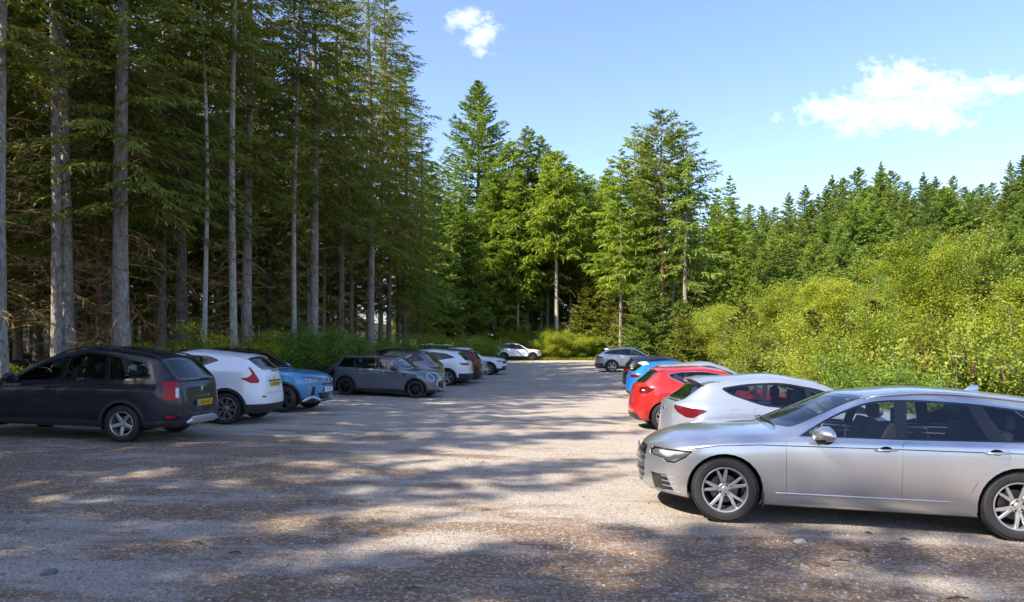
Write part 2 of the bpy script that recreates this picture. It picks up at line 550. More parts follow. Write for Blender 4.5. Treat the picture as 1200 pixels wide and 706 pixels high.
    for A, B in zip(grid, grid[1:]):
        for k0, k1 in zip(order, order[1:]):
            quad(A[(k0, 1)], A[(k1, 1)], B[(k1, 1)], B[(k0, 1)])
            quad(A[(k1, -1)], A[(k0, -1)], B[(k0, -1)], B[(k1, -1)])
    for ci, D in ((0, grid[0]), (1, grid[-1])):
        push = (-.045, -.07, -.082) if ci == 0 else (.03, .045, .052)
        for s in (1, -1):
            G = []
            for r_ in rows:
                line = [D[(r_, s)]]
                for ck, (tk, bk) in enumerate(((7, 'b7'), (8, 'b8'), (9, 'b9'))):
                    if r_ == 1: v = D[(bk, s)]
                    elif r_ == 6: v = D[(tk, s)]
                    else:
                        key = ('c', r_, ck, s if ck < 2 else 0)
                        if key not in D:
                            a = D[(r_, s)].co; u = (r_ - 1) / 5
                            yb, yt = D[(bk, s)].co.y, D[(tk, s)].co.y
                            D[key] = bm.verts.new((a.x - push[ck], yb * (1 - u) + yt * u, a.z))
                        v = D[key]
                    line.append(v)
                G.append(line)
            for i in range(5):
                for j in range(3):
                    q = [G[i][j], G[i + 1][j], G[i + 1][j + 1], G[i][j + 1]]
                    if (s == 1) == (ci == 0): q.reverse()
                    quad(*q)
    bmesh.ops.recalc_face_normals(bm, faces=bm.faces)
    def crease(k, lo, hi, val):
        for (A, B, ta, tb) in zip(grid, grid[1:], ts, ts[1:]):
            if ta >= lo - .02 and tb <= hi + .02:
                for s in (1, -1):
                    e = bm.edges.get((A[(k, s)], B[(k, s)]))
                    if e: e[cr] = val
    crease(7, tc, trg, .45); crease(6, tc, trg, .4); crease(6, 0, tc, .35); crease(1, 0, L, .3); crease(5, p.get('crease5_from', tc), trg, p.get('crease5', .25))
    for t, D in zip(ts, grid):
        if abs(t - tc) < .03 or abs(t - trg) < .03 or abs(t - tre) < .02 or abs(t - th) < .03:
            v = .5 if abs(t - tc) < .03 else .35
            ks = [(7, 1), (8, 1), (9, 1), (8, -1), (7, -1)]
            for a, b in zip(ks, ks[1:]):
                e = bm.edges.get((D[a], D[b]))
                if e: e[cr] = v
    me = bpy.data.meshes.new('cage'); bm.to_mesh(me); bm.free()
    o = bpy.data.objects.new('cage', me); COL.objects.link(o)
    md = o.modifiers.new('s', 'SUBSURF'); md.levels = p.get('lvl', 2); md.render_levels = md.levels
    dg = bpy.context.evaluated_depsgraph_get(); dg.update()
    ev = o.evaluated_get(dg).to_mesh()
    bm = bmesh.new(); bm.from_mesh(ev)
    o.evaluated_get(dg).to_mesh_clear(); bpy.data.objects.remove(o); bpy.data.meshes.remove(me)
    # fit the overall size
    xs = [v.co.x for v in bm.verts]; ys = [v.co.y for v in bm.verts]; zs = [v.co.z for v in bm.verts]
    x0, x1 = min(xs), max(xs); sy = W / (max(ys) - min(ys)); z1 = max(zs)
    front, rear = X0, X0 - L
    for v in bm.verts:
        v.co.x = rear + (v.co.x - x0) / (x1 - x0) * (front - rear)
        v.co.y *= sy
        v.co.z = zb + (v.co.z - min(zs)) / (z1 - min(zs)) * (p['H'] - zb) if False else v.co.z * 1.0 + max(0, (v.co.z - .6)) / (z1 - .6) * (p['H'] - z1)
    bm.normal_update()
    return bm, X0, y7, pw

def build_car(p):
    L, W, zb, fo, wb, Rw = p['L'], p['W'], p['zb'], p['fo'], p['wb'], p['R']
    w = W / 2; fine = p.get('fine', False)
    bm, X0, y7, pw = shell(p)
    nl = bm.verts.layers.float_vector.new('nrm'); tl = bm.faces.layers.int.new('tag')
    nl = bm.verts.layers.float_vector['nrm']
    for v in bm.verts: v[nl] = v.normal
    root = empty(p['name'])
    pm = p['paint']; rear_ax = fo + wb
    sh, top = p['sh'], p['top']
    G = (-1, 0, 0)                                   # a = t = X0 - x
    side = lambda s: (lambda f: f.normal.y * s > .25 and f.calc_center_median().y * s > .2)
    sideall = lambda s: (lambda f: f.calc_center_median().y * s > w * .55)
    front = lambda f: f.normal.x > .2
    BODY, FD, RD, TRIM, PIL, GLF, HL, TL_, GR, CL, WS, RG, DEL, BORD, FLAP, ROOF, GLR, UND, GATE, LOWG, REFL, BORD2, LINE = range(23)
    belt = lambda t: lin(sh, t) + p.get('belt_up', .02)
    for f in bm.faces:
        if f.normal.z < -.75 and f.calc_center_median().z < zb + .12: f[tl] = UND
    ra = Rw + p.get('arch_gap', .045)
    for s in (1, -1):
        fs, fa = side(s), sideall(s)
        if p.get('clad'):
            cw = p['clad']
            for t0 in (fo, rear_ax): cut(bm, tl, CL, arc(t0, Rw, ra + cw), G, X0, fa, {BODY, UND})
            zc_ = p.get('clad_z', zb + .17)
            cut(bm, tl, CL, [(-.2, 0), (L + .2, 0), (L + .2, zc_ + .02), (rear_ax + .3, zc_), (fo - .3, zc_), (-.2, zc_ + .02)], G, X0, fa, {BODY})
        # daylight opening
        dlo = p['dlo']
        out_ = p.get('trim_w', .018)
        cx = sum(q[0] for q in dlo) / len(dlo); cz = sum(q[1] for q in dlo) / len(dlo)
        def grow(poly, d):
            res = []
            N = len(poly)
            for i in range(N):
                a, b, c_ = Vector(poly[i - 1][:2]), Vector(poly[i][:2]), Vector(poly[(i + 1) % N][:2])
                e1, e2 = (b - a).normalized(), (c_ - b).normalized()
                n1, n2 = Vector((e1.y, -e1.x)), Vector((e2.y, -e2.x))
                m_ = (n1 + n2); m_ = m_ / max(.35, m_.dot(n1)) if m_.length > 1e-4 else n1
                if m_.length > 2.2: m_ = m_.normalized() * 2.2
                res.append((b.x + m_.x * d, b.y + m_.y * d) + tuple(poly[i][2:]))
            return res
        area = sum(dlo[i - 1][0] * dlo[i][1] - dlo[i][0] * dlo[i - 1][1] for i in range(len(dlo)))
        if area < 0: dlo = dlo[::-1]
        if p.get('trim'): cut(bm, tl, TRIM, round_poly(grow(dlo, out_), .05), G, X0, fs, {BODY})
        cut(bm, tl, PIL, round_poly(dlo, .045), G, X0, fs, {BODY, TRIM})
        inner = grow(dlo, -.016)
        segs = p['panes']                            # [(t0 bottom, t0 top, t1 bottom, t1 top, kind)]
        for (b0, u0, b1, u1, kd) in segs:
            ip = round_poly(inner, .04)
            # clip the inner outline between two slanted lines
            def clip(poly, bt, ut, keep_right):
                zl, zh = min(q[1] for q in dlo), max(q[1] for q in dlo)
                fn = lambda q: (q[0] - (bt + (ut - bt) * (q[1] - zl) / (zh - zl))) * (1 if keep_right else -1)
                res = []
                for i in range(len(poly)):
                    a, b = poly[i - 1], poly[i]; fa_, fb_ = fn(a), fn(b)
                    if (fa_ >= 0) != (fb_ >= 0):
                        u = fa_ / (fa_ - fb_); res.append((a[0] + (b[0] - a[0]) * u, a[1] + (b[1] - a[1]) * u))
                    if fb_ >= 0: res.append(b)
                return res
            q = clip(clip(ip, b0, u0, True), b1, u1, False)
            if len(q) > 2: cut(bm, tl, GLF if kd == 'f' else GLR, q, G, X0, fs, {PIL})
        if p.get('crease_line'):
            gp_ = p['crease_line']
            cut(bm, tl, LINE, gp_ + [(t, z - .0045) for t, z in gp_[::-1]], G, X0, fs, {BODY})
        # doors
        zs_ = zb + p.get('sill', .13)
        tB, tA = p['tB'], p['tA']
        bl = lambda t: belt(t) - (out_ if p.get('trim') else 0) - .012
        fd = [(tA, zs_), (tB, zs_), (tB, bl(tB)), (tA - .02, bl(tA)), (tA - .01, zs_ + .3)]
        cut(bm, tl, FD, round_poly(fd, .03), G, X0, fs, {BODY})
        tC = p['tC']; rr = ra + .07
        rd = [(tB, zs_)]
        a0 = rear_ax - rr * 1.0
        rd += [(rear_ax - rr - .05, zs_, .12)] + [(rear_ax - rr * math.cos(R(k)), Rw + rr * math.sin(R(k)), .0) for k in (18, 30, 42) if rear_ax - rr * math.cos(R(k)) < tC] + [(tC, bl(tC) - .16), (tC - .02, bl(tC)), (tB, bl(tB))]
        cut(bm, tl, RD, round_poly(rd, .05), G, X0, fs, {BODY})
        if p.get('flap'):
            cx_, cz_, hw, hh = p['flap']
            cut(bm, tl, FLAP, round_poly([(cx_ - hw, cz_ - hh), (cx_ + hw, cz_ - hh), (cx_ + hw, cz_ + hh), (cx_ - hw, cz_ + hh)], .05), G, X0, fs, {BODY})
        # corner lamps, unrolled round the corner: q = t - (w - |y|)
        gq = (-1, s, 0)
        corner_f = (lambda s: (lambda f: f.calc_center_median().x > X0 - fo * .9 and f.calc_center_median().y * s > 0 and (f.normal.x > .1 or f.normal.y * s > .1)))(s)
        corner_r = (lambda s: (lambda f: f.calc_center_median().x < X0 - rear_ax - .05 and f.calc_center_median().y * s > 0 and (f.normal.x < -.1 or f.normal.y * s > .1)))(s)
        for poly, tg in [(q, HL) for q in p.get('head', [])] + [(q, GR) for q in p.get('vent', [])]:
            cut(bm, tl, GR if tg == HL and p.get('lamp_rim', .05) else tg, round_poly(poly, p.get('lamp_round', .02)), gq, X0 - w, corner_f, {BODY, CL})
            if tg == HL and p.get('lamp_rim', .05):
                k_ = p.get('lamp_rim', .05); ca = sum(q[0] for q in poly) / len(poly); cz_ = sum(q[1] for q in poly) / len(poly)
                cut(bm, tl, HL, round_poly([(ca + (q[0] - ca) * (1 - k_), cz_ + (q[1] - cz_) * (1 - 2.2 * k_)) for q in poly], p.get('lamp_round', .02)), gq, X0 - w, corner_f, {GR})
        gr = (1, s, 0)
        for poly, tg in [(q, TL_) for q in p.get('tail_lamp', [])] + [(q, LOWG) for q in p.get('tail_white', [])] + [(q, REFL) for q in p.get('reflect', [])]:
            cut(bm, tl, tg, round_poly(poly, .02), gr, -(X0 - L) - w, corner_r, {BODY, CL, TL_, TRIM})
        # wheel openings
        for t0 in (fo, rear_ax): cut(bm, tl, DEL, arc(t0, Rw, ra), G, X0, fa, {BODY, CL, UND, FD, RD})
    # front: grille, lower grille ; a = y
    GY = (0, 1, 0)
    ff = lambda f: f.normal.x > .35 and f.calc_center_median().x > X0 - .75
    fr = lambda f: f.normal.x < -.2 and f.calc_center_median().x < X0 - L + .9
    for q in p.get('grille', []): cut(bm, tl, GR, round_poly(q, .03), GY, 0, ff, {BODY, CL, HL})
    if p.get('clad'):
        cut(bm, tl, CL, [(-w, 0), (w, 0), (w, p.get('clad_zf', zb + .2)), (-w, p.get('clad_zf', zb + .2))], GY, 0, ff, {BODY})
        cut(bm, tl, CL, [(-w, 0), (w, 0), (w, p.get('clad_zr', zb + .25)), (-w, p.get('clad_zr', zb + .25))], GY, 0, fr, {BODY})
    elif p.get('rear_black'):
        cut(bm, tl, CL, [(-w * .7, 0), (w * .7, 0), (w * .62, p['rear_black']), (-w * .62, p['rear_black'])], GY, 0, fr, {BODY})
    # windscreen and rear window
    tc, th, tre, trg = p['t_cowl'], p['t_hdr'], p['t_re'], p['t_rg']
    zc0, zh0 = lin(top, tc) + .01, lin(top, th) + (p['H'] - max(q[1] for q in top)) - .015
    yc, yh = y7(tc) - .03, y7(th) - .035
    fw = lambda f: f.normal.x > .15 and f.normal.z > .2 and X0 - th - .1 < f.calc_center_median().x < X0 - tc + .22
    ws = [(-yc, zc0), (yc, zc0), (yh, zh0), (-yh, zh0)]
    cut(bm, tl, BORD, round_poly(ws, .06), GY, 0, fw, {BODY})
    k = .03
    cut(bm, tl, WS, round_poly([(-yc + k * 1.3, zc0 + .045), (yc - k * 1.3, zc0 + .045), (yh - k, zh0 - k), (-yh + k, zh0 - k)], .06), GY, 0, fw, {BORD})
    frg = lambda f: f.normal.x < -.15 and f.calc_center_median().x < X0 - tre + .12
    zr1, zr0 = lin(top, tre) - p.get('rg_top', .03), lin(top, trg) + p.get('rg_bot', .02)
    y1, y0 = y7(tre) - p.get('rg_side', .05), y7(trg) - p.get('rg_side', .05)
    rgp = [(-y0, zr0), (y0, zr0), (y1, zr1), (-y1, zr1)]
    cut(bm, tl, BORD2, round_poly(rgp, .06), GY, 0, frg, {BODY, PIL})
    cut(bm, tl, RG, round_poly([(-y0 + .045, zr0 + .03), (y0 - .045, zr0 + .03), (y1 - .04, zr1 - .03), (-y1 + .04, zr1 - .03)], .06), GY, 0, frg, {BORD2})
    # tailgate panel under the rear window
    gz = p.get('gate_z', zb + .42); gy = p.get('gate_y', .60) * w
    cut(bm, tl, GATE, round_poly([(-gy, gz), (gy, gz), (gy * 1.1, zr0 - .03), (-gy * 1.1, zr0 - .03)], .05), GY, 0, fr, {BODY})
    if p.get('roof_paint'):
        cut(bm, tl, ROOF, [(th - .1, lin(top, th) - .075), (L, lin(top, tre) - p.get('roof_drop', .075)), (L, 3), (th - .1, 3)], G, X0, lambda f: f.normal.z > .1, {BODY})
        if p.get('roof_pillars'):
            for f in bm.faces:
                if f[tl] == BODY and f.calc_center_median().z > belt(X0 - f.calc_center_median().x) + .03 and X0 - f.calc_center_median().x > tc + .05: f[tl] = ROOF
    # ---- separate the panels
    mats = [pm, M['trim'], p.get('roof_paint', pm)]
    body = extract(bm, tl, nl, {BODY, UND, ROOF} if not p.get('roof_paint') else {BODY, UND}, 'body', mats, root, inset=.0025, fold=.025, matmap={UND: 1})
    if p.get('roof_paint'): extract(bm, tl, nl, {ROOF}, 'roof', [p['roof_paint']], root, inset=.001, fold=.01)
    def split_side(tagid, name, mat, inset=.0025, fold=.03, push=0, label=None):
        res = []
        for s in (1, -1):
            hold = []
            for f in bm.faces:
                if f[tl] == tagid and f.calc_center_median().y * s < 0: f[tl] = 900; hold.append(f)
            o = extract(bm, tl, nl, {tagid}, name, mat, root, inset, fold, push)
            for f in hold: f[tl] = tagid
            if o: res.append((s, o))
        return res
    doors = split_side(FD, 'door', pm) + split_side(RD, 'door', pm)
    split_side(TRIM, 'window_trim', M['chrome'] if p.get('trim') == 'chrome' else M['gloss_black'], 0, .012, .0015)
    split_side(PIL, 'window_pillar', M['gloss_black'], .0, .008, -.001)
    split_side(GLF, 'window', p.get('glass_f', M['glass']), 0, 0, -.004)
    split_side(GLR, 'window', p.get('glass_r', M['glass_tint']), 0, 0, -.004)
    for s, o in split_side(HL, 'headlight', M['lens'], .002, .02, .001):
        hold = []
        for f in bm.faces:
            if f[tl] == HL and f.calc_center_median().y * s < 0: f[tl] = 900; hold.append(f)
        extract(bm, tl, nl, {HL}, 'reflector', M['reflector'], o, .004, 0, -.022)
        for f in hold: f[tl] = HL
    split_side(TL_, 'tail_light', p.get('tail_mat', M['tail_red']), .002, .02, .002)
    split_side(LOWG, 'reversing_light', M['lamp_white'], .002, .02, .002)
    split_side(REFL, 'reflector', M['tail_red'], .002, .02, .002)
    extract(bm, tl, nl, {GR}, 'grille', M['gloss_black'], root, 0, .02, -.015)
    extract(bm, tl, nl, {CL}, 'cladding', p.get('clad_mat', M['black_plastic']), root, 0, .02, .004)
    extract(bm, tl, nl, {BORD}, 'windscreen_border', M['gloss_black'], root, 0, .01, -.001)
    extract(bm, tl, nl, {BORD2}, 'rear_window_border', M['gloss_black'], root, 0, .01, -.001)
    split_side(LINE, 'body_crease_shade', M['black_plastic'], 0, .004, -.002)  # near-black strip paints in the shaded shoulder crease and bonnet shut line
    extract(bm, tl, nl, {WS}, 'windscreen', M['glass_screen'], root, 0, 0, -.003)
    extract(bm, tl, nl, {RG}, 'rear_window', p.get('glass_r', M['glass_tint']), root, 0, 0, -.003)
    extract(bm, tl, nl, {GATE}, 'tailgate', pm, root, .0025, .03)
    if p.get('flap'): split_side(FLAP, 'fuel_flap', pm, .0015, .015)
    # ---- height field of the finished side, for things that sit on it
    from mathutils.bvhtree import BVHTree
    tree = BVHTree.FromBMesh(bm)
    def side_y(t, z, s):
        h = tree.ray_cast(Vector((X0 - t, s * 3, z)), Vector((0, -s, 0)))
        return h[0].y if h[0] is not None else s * w
    def rear_x(y, z):
        h = tree.ray_cast(Vector((X0 - L - 2, y, z)), Vector((1, 0, 0)))
        return h[0].x if h[0] is not None else X0 - L
    def front_x(y, z):
        h = tree.ray_cast(Vector((X0 + 2, y, z)), Vector((-1, 0, 0)))
        return h[0].x if h[0] is not None else X0
    def top_z(t, y):
        h = tree.ray_cast(Vector((X0 - t, y, 4)), Vector((0, 0, -1)))
        return h[0].z if h[0] is not None else p['H']
    # handles
    for i, (s, d) in enumerate(doors):
        t0 = (tB - .15) if i < 2 else (p['tC'] - p.get('rh_in', .16))
        z0 = belt(t0) - p.get('handle_dz', .105)
        y0 = side_y(t0, z0, s)
        hb = bmesh.new()
        pts = [(X0 - t0 - .105, y0 - s * .004, z0 + .004), (X0 - t0 - .085, y0 + s * .03, z0 + .006), (X0 - t0, y0 + s * .04, z0), (X0 - t0 + .085, y0 + s * .03, z0 - .006), (X0 - t0 + .105, y0 - s * .004, z0 - .006)]
        tube(hb, pts, [.008, .013, .014, .013, .008], 8, flat=.95)
        from_bm('handle', hb, p.get('handle_mat', pm), d)
        hb = bmesh.new()      # flat near-black oval painted for the shaded recess behind the handle
        r_ = bmesh.ops.create_uvsphere(hb, u_segments=16, v_segments=8, radius=1)
        for v in r_['verts']: v.co = Vector((X0 - t0 + v.co.x * .055, y0 + s * .0015 + v.co.y * .002, z0 + .004 + v.co.z * .03))
        from_bm('handle_recess_shade', hb, M['well'], d)
    # mirrors
    tm = p['dlo_mirror'][0]; zm = p['dlo_mirror'][1]
    for s in (1, -1):
        mb = bmesh.new()
        y0 = side_y(tm, zm - .02, s)
        r_ = bmesh.ops.create_uvsphere(mb, u_segments=20, v_segments=12, radius=1)
        for v in r_['verts']:
            c = v.co.copy(); back = c.x < 0
            x_ = c.x * (.13 if not back else .04); fl = 1 - .25 * max(0, c.y * 1)
            v.co = Vector((X0 - tm + .0 + x_ - (.03 * (c.y + 1)), y0 + s * (.175 + c.y * .145), zm + .045 + c.z * .092 * fl + (.01 * c.y)))
        for f in mb.faces:
            f.material_index = 1 if f.calc_center_median().z < zm + .004 else 0
        mo = from_bm('mirror', mb, [p.get('mirror_paint', pm), M['black_plastic']], root)
        ab = bmesh.new()
        tube(ab, [(X0 - tm + .02, y0 - s * .02, zm - .035), (X0 - tm + .01, y0 + s * .07, zm - .015), (X0 - tm - .005, y0 + s * .12, zm + .005)], [.035, .028, .03], 8, flat=.5)
        from_bm('mirror_arm', ab, M['black_plastic'], mo)
    # wheels
    tyre, rim = wheel_meshes(p.get('wheel', 'five'), Rw, p.get('rim', Rw * .68), p.get('tw', .215), fine)
    rims = p.get('rim_mats', [M['alloy'], M['well'], M['disc']])
    rim2 = rim.copy()
    for m_ in rims: rim2.materials.append(m_)
    for t0 in (fo, rear_ax):
        for s in (1, -1):
            wh = empty('wheel', (X0 - t0, s * (w - p.get('tw', .215) / 2 - p.get('wheel_in', .025)), Rw), root)
            wh.rotation_euler = (0, p.get('spin', 0) + (.6 if t0 > fo else 0), 0 if s > 0 else math.pi)
            link_mesh('tyre', tyre, wh); link_mesh('rim', rim2, wh)
    # wheel wells and floor
    ub = bmesh.new()
    for t0 in (fo, rear_ax):
        for s in (1, -1):
            prof = [(ra + .006, s * w * .95), (ra + .006, s * w * .45), (.02, s * w * .45)]
            n = 36; rings = []
            for r_, y in prof: rings.append([ub.verts.new((X0 - t0 + r_ * math.cos(math.pi * k / (n - 1) * 1.2 - .314), y, Rw + r_ * math.sin(math.pi * k / (n - 1) * 1.2 - .314))) for k in range(n)])
            for A, B in zip(rings, rings[1:]):
                for k in range(n - 1): ub.faces.new((A[k], A[k + 1], B[k + 1], B[k]))
    bbox(ub, (X0 - L / 2, 0, zb + .12), (L * .8, W * .7, .12), .03)
    from_bm('underbody', ub, M['well'], root)
    # mud flaps, roof rails, fin, spoiler
    if p.get('mudflap'):
        for t0 in (fo + Rw + .03,):
            for s in (1, -1):
                b2 = bmesh.new(); bbox(b2, (X0 - t0 - .01, s * (w - .12), zb + .07), (.02, .2, .17), .006); from_bm('mud_flap', b2, M['black_plastic'], root)
    if p.get('rails'):
        ra0, ra1, hgt, mat = p['rails']
        for s in (1, -1):
            rb = bmesh.new(); pts = []
            N = 14
            for k in range(N + 1):
                t = ra0 + (ra1 - ra0) * k / N; yy = y7(t) - .035
                e = min(1, min(k, N - k) / 1.5)
                pts.append((X0 - t, s * yy, top_z(t, s * yy) - .006 + hgt * e))
            tube(rb, pts, .015, 8, flat=.9)
            from_bm('roof_rail', rb, mat, root)
            if hgt > .03:
                for k in (1, 7, 13):
                    rb = bmesh.new(); bbox(rb, Vector(pts[k]) - Vector((0, 0, hgt / 2)), (.09, .022, hgt), .006)
                    from_bm('roof_rail_foot', rb, M['black_plastic'], root)
    if p.get('fin'):
        t = p['fin']; z0 = top_z(t, 0); fb = bmesh.new()
        bbox(fb, (0, 0, 0), (.16, .035, .065), .012)
        for v in fb.verts:
            u = (v.co.z + .0325) / .065
            v.co.x = v.co.x * (1 - .62 * u) - .045 * u; v.co.y *= 1 - .6 * u
            v.co += Vector((X0 - t, 0, z0 + .027))
        from_bm('roof_fin', fb, pm, root)
    if p.get('spoiler'):
        d_, th_ = p['spoiler']; sb = bmesh.new(); N = 13
        t0 = tre - .16; up, lo = [], []
        G0 = []
        for j in range(N):
            y = (j / (N - 1) * 2 - 1); yy = y * (y7(tre) + .005)
            te = tre + d_ - .07 * abs(y) ** 2.5
            za_, zb_ = top_z(t0, yy * .97) + .004, top_z(tre - .02, yy * .94) - .004
            row = [(X0 - t0, yy * .985, za_), (X0 - (t0 + te) / 2, yy, (za_ + zb_) / 2 + .012), (X0 - te, yy * .985, zb_ - .012), (X0 - te + .012, yy * .98, zb_ - th_), (X0 - tre - .01, yy * .95, zb_ - th_ - .02)]
            G0.append([sb.verts.new(q) for q in row])
        for A, B in zip(G0, G0[1:]):
            for k in range(4): sb.faces.new((A[k], A[k + 1], B[k + 1], B[k]))
        for A in (G0[0], G0[-1]): sb.faces.new(A)
        bmesh.ops.recalc_face_normals(sb, faces=sb.faces)
        from_bm('spoiler', sb, p.get('spoiler_mat', p.get('roof_paint', pm)), root, auto=40)
    # plates
    for (where, txt, col, zp, yo) in p.get('plates', []):
        hw = .26; hh = .055
        fx = (rear_x if where == 'rear' else front_x)(yo, zp); sg = -1 if where == 'rear' else 1
        fx_t = (rear_x if where == 'rear' else front_x)(yo, zp + .05); fx_b = (rear_x if where == 'rear' else front_x)(yo, zp - .05)
        slope = math.atan2(fx_t - fx_b, .1)
        pb = bmesh.new(); bbox(pb, (0, 0, 0), (.52, .111, .006), .002)
        for f in pb.faces:
            if p.get('eu') and f.calc_center_median().x < -.22: f.material_index = 1
        po = from_bm('number_plate', pb, [M['plate_y'] if col == 'y' else M['plate_w'], M['plate_blue']], root)
        po.location = (max(fx_t, fx_b, fx) * 1 + .008 if sg > 0 else min(fx_t, fx_b, fx) - .008, yo, zp)
        po.rotation_euler = (R(90) - (slope * sg if True else 0), 0, R(90) * sg)
        if p.get('eu'):
            eb = bmesh.new(); bbox(eb, (-.238, 0, .0035), (.042, .106, .003)); from_bm('country_band', eb, M['plate_blue'], po)
        if txt: text_mesh('plate_lettering', txt, .088, M['ink'], po, (.018 if p.get('eu') else 0, 0, .0045), (0, 0, 0), .001, .95)
    # seats and cabin
    if p.get('cabin', True):
        zf = zb + .30; zseat = belt(tB) - .42
        def seat(t, y, z, wd, rear=False):
            b2 = bmesh.new(); zh = (p['H'] - .20) if not rear else belt(p['tC']) + .27
            bbox(b2, (X0 - t + .22, y, z), (.5, wd, .14), .05)
            tilt = Matrix.Rotation(R(-16), 3, 'Y'); bh = zh - .18 - z
            bbox(b2, (X0 - t - .08 - bh * .1, y, z + bh / 2), (.13, wd * .95, bh), .05, rot=tilt)
            hs = [y] if not rear else [y - wd * .31, y + wd * .31]
            for hy in hs:
                bbox(b2, (X0 - t - .10 - bh * .30, hy, z + bh + .075), (.09, .25, .16), .04, 3)
                for q in (-.05, .05): bbox(b2, (X0 - t - .09 - bh * .28, hy + q, z + bh - .01), (.012, .012, .1))
            from_bm('seat', b2, p.get('seat_mat', M['seat']), root, auto=50)
        for y in (w * .42, -w * .42): seat(p.get('seat_f', tB - .12), y, zseat, .5)
        seat(p.get('seat_r', p['tC'] - .05), 0, zseat + .02, w * 1.35, True)
        b2 = bmesh.new(); td = p['t_cowl'] + .2
        bbox(b2, (X0 - td - .1, 0, belt(td) - .11), (.5, W * .76, .18), .05)
        bbox(b2, (X0 - (td + tre) / 2, 0, zf - .05), (tre - td, W * .78, .05))
        bbox(b2, (X0 - tre + .15, 0, belt(tre) - .25), (.5, W * .66, .3), .04)
        from_bm('dashboard', b2, M['trim'], root)
        b2 = bmesh.new(); y = p.get('drive_y', -1) * w * .42
        c = Vector((X0 - td - .42, y, belt(td) - .03)); ax = Matrix.Rotation(R(65), 3, 'Y')
        N = 20; pts = [c + ax @ Vector((.18 * math.cos(2 * math.pi * k / N), .18 * math.sin(2 * math.pi * k / N), 0)) for k in range(N + 1)]
        tube(b2, pts, .014, 6); bbox(b2, c, (.3, .05, .03), .01, rot=ax)
        from_bm('steering_wheel', b2, M['trim'], root)
    # wipers
    b2 = bmesh.new()
    for y0, y1 in ((.55 * w, -.12 * w), (-.05 * w, -.6 * w)):
        pts = []
        for k in range(7):
            y = y0 + (y1 - y0) * k / 6; t = tc - .06 + .05 * abs(y / w)
            pts.append((X0 - t, y, top_z(t, y) + .018))
        tube(b2, pts, .008, 5)
    from_bm('wiper', b2, M['black_plastic'], root)
    info = dict(X0=X0, side_y=side_y, rear_x=rear_x, front_x=front_x, top_z=top_z, root=root, bm=bm, doors=doors)
    if p.get('extra'): p['extra'](p, info)
    bm.free(); info.pop('bm')
    return root
# ------------------------------------------------------------------ the cars
SILVER = paint('paint_silver', (.55, .565, .59), .88, .30, .10)
WHITE = paint('paint_white', (.78, .79, .80), 0, .4, .06)
PALE = paint('paint_pale_silver', (.40, .44, .48), .6, .34, .06)
NAVY = paint('paint_midnight', (.004, .007, .016), .0, .4, .006, coat=.55)
BLUE = paint('paint_mid_blue', (.045, .235, .46), .15, .35, .06)
VIVID = paint('paint_bright_blue', (.01, .17, .62), .35, .35, .04)
RED = paint('paint_red', (.38, .012, .007), .1, .35, .05)
GREY = paint('paint_slate_grey', (.11, .135, .165), .3, .35, .08)
BROWN = paint('paint_bronze_grey', (.155, .15, .155), .6, .36, .10)
BLACK = paint('paint_black', (.005, .005, .007), 0, .3, .01, coat=.7)
DEEP = paint('paint_deep_blue', (.008, .012, .028), .1, .3, .01, coat=.8)
ROOFGREY = paint('paint_roof_grey', (.16, .17, .18), .4, .35, .06)

def mesh_part(name, parent, mat, fn, auto=40):
    b = bmesh.new(); fn(b); return from_bm(name, b, mat, parent, auto=auto)

def estate_extra(p, I):
    r, X0 = I['root'], I['X0']
    def rings(b):       # four-ring emblem on the upper grille
        for k in range(4):
            y = (k - 1.5) * .062; z = .64; x = I['front_x'](y, z) - .012
            pts = [(x + .012, y + .042 * math.cos(a), z + .042 * math.sin(a)) for a in [2 * math.pi * j / 20 for j in range(21)]]
            tube(b, pts, .006, 6, cap=False)
    mesh_part('emblem', r, M['chrome'], rings)
    def slats(b):
        for zz in (.26, .31, .36, .41):
            for s in (1, -1):
                pts = []
                for k in range(6):
                    y = s * (.645 + .115 * k / 5); x = I['front_x'](y, zz)
                    pts.append((x - .004, y, zz))
                tube(b, pts, .008, 6, flat=.6)
        for zz in (.40, .46, .52, .58):
            pts = [(I['front_x'](y, zz) - .002, y, zz) for y in [(-.40 + .8 * k / 8) for k in range(9)]]
            tube(b, pts, .007, 6, flat=.6)
    mesh_part('grille_bar', r, M['satin'], slats)
    for s in (1, -1):      # bright sill blade above the rocker
        b = bmesh.new(); pts = []
        for k in range(16):
            t = 1.30 + k / 15 * 1.78; z = .335 + .01 * k / 15
            pts.append((X0 - t, I['side_y'](t, z, s) - s * .007, z))
        tube(b, pts, [.003] + [.012] * 14 + [.003], 8, flat=.9)
        from_bm('side_moulding', b, SILVER, r)

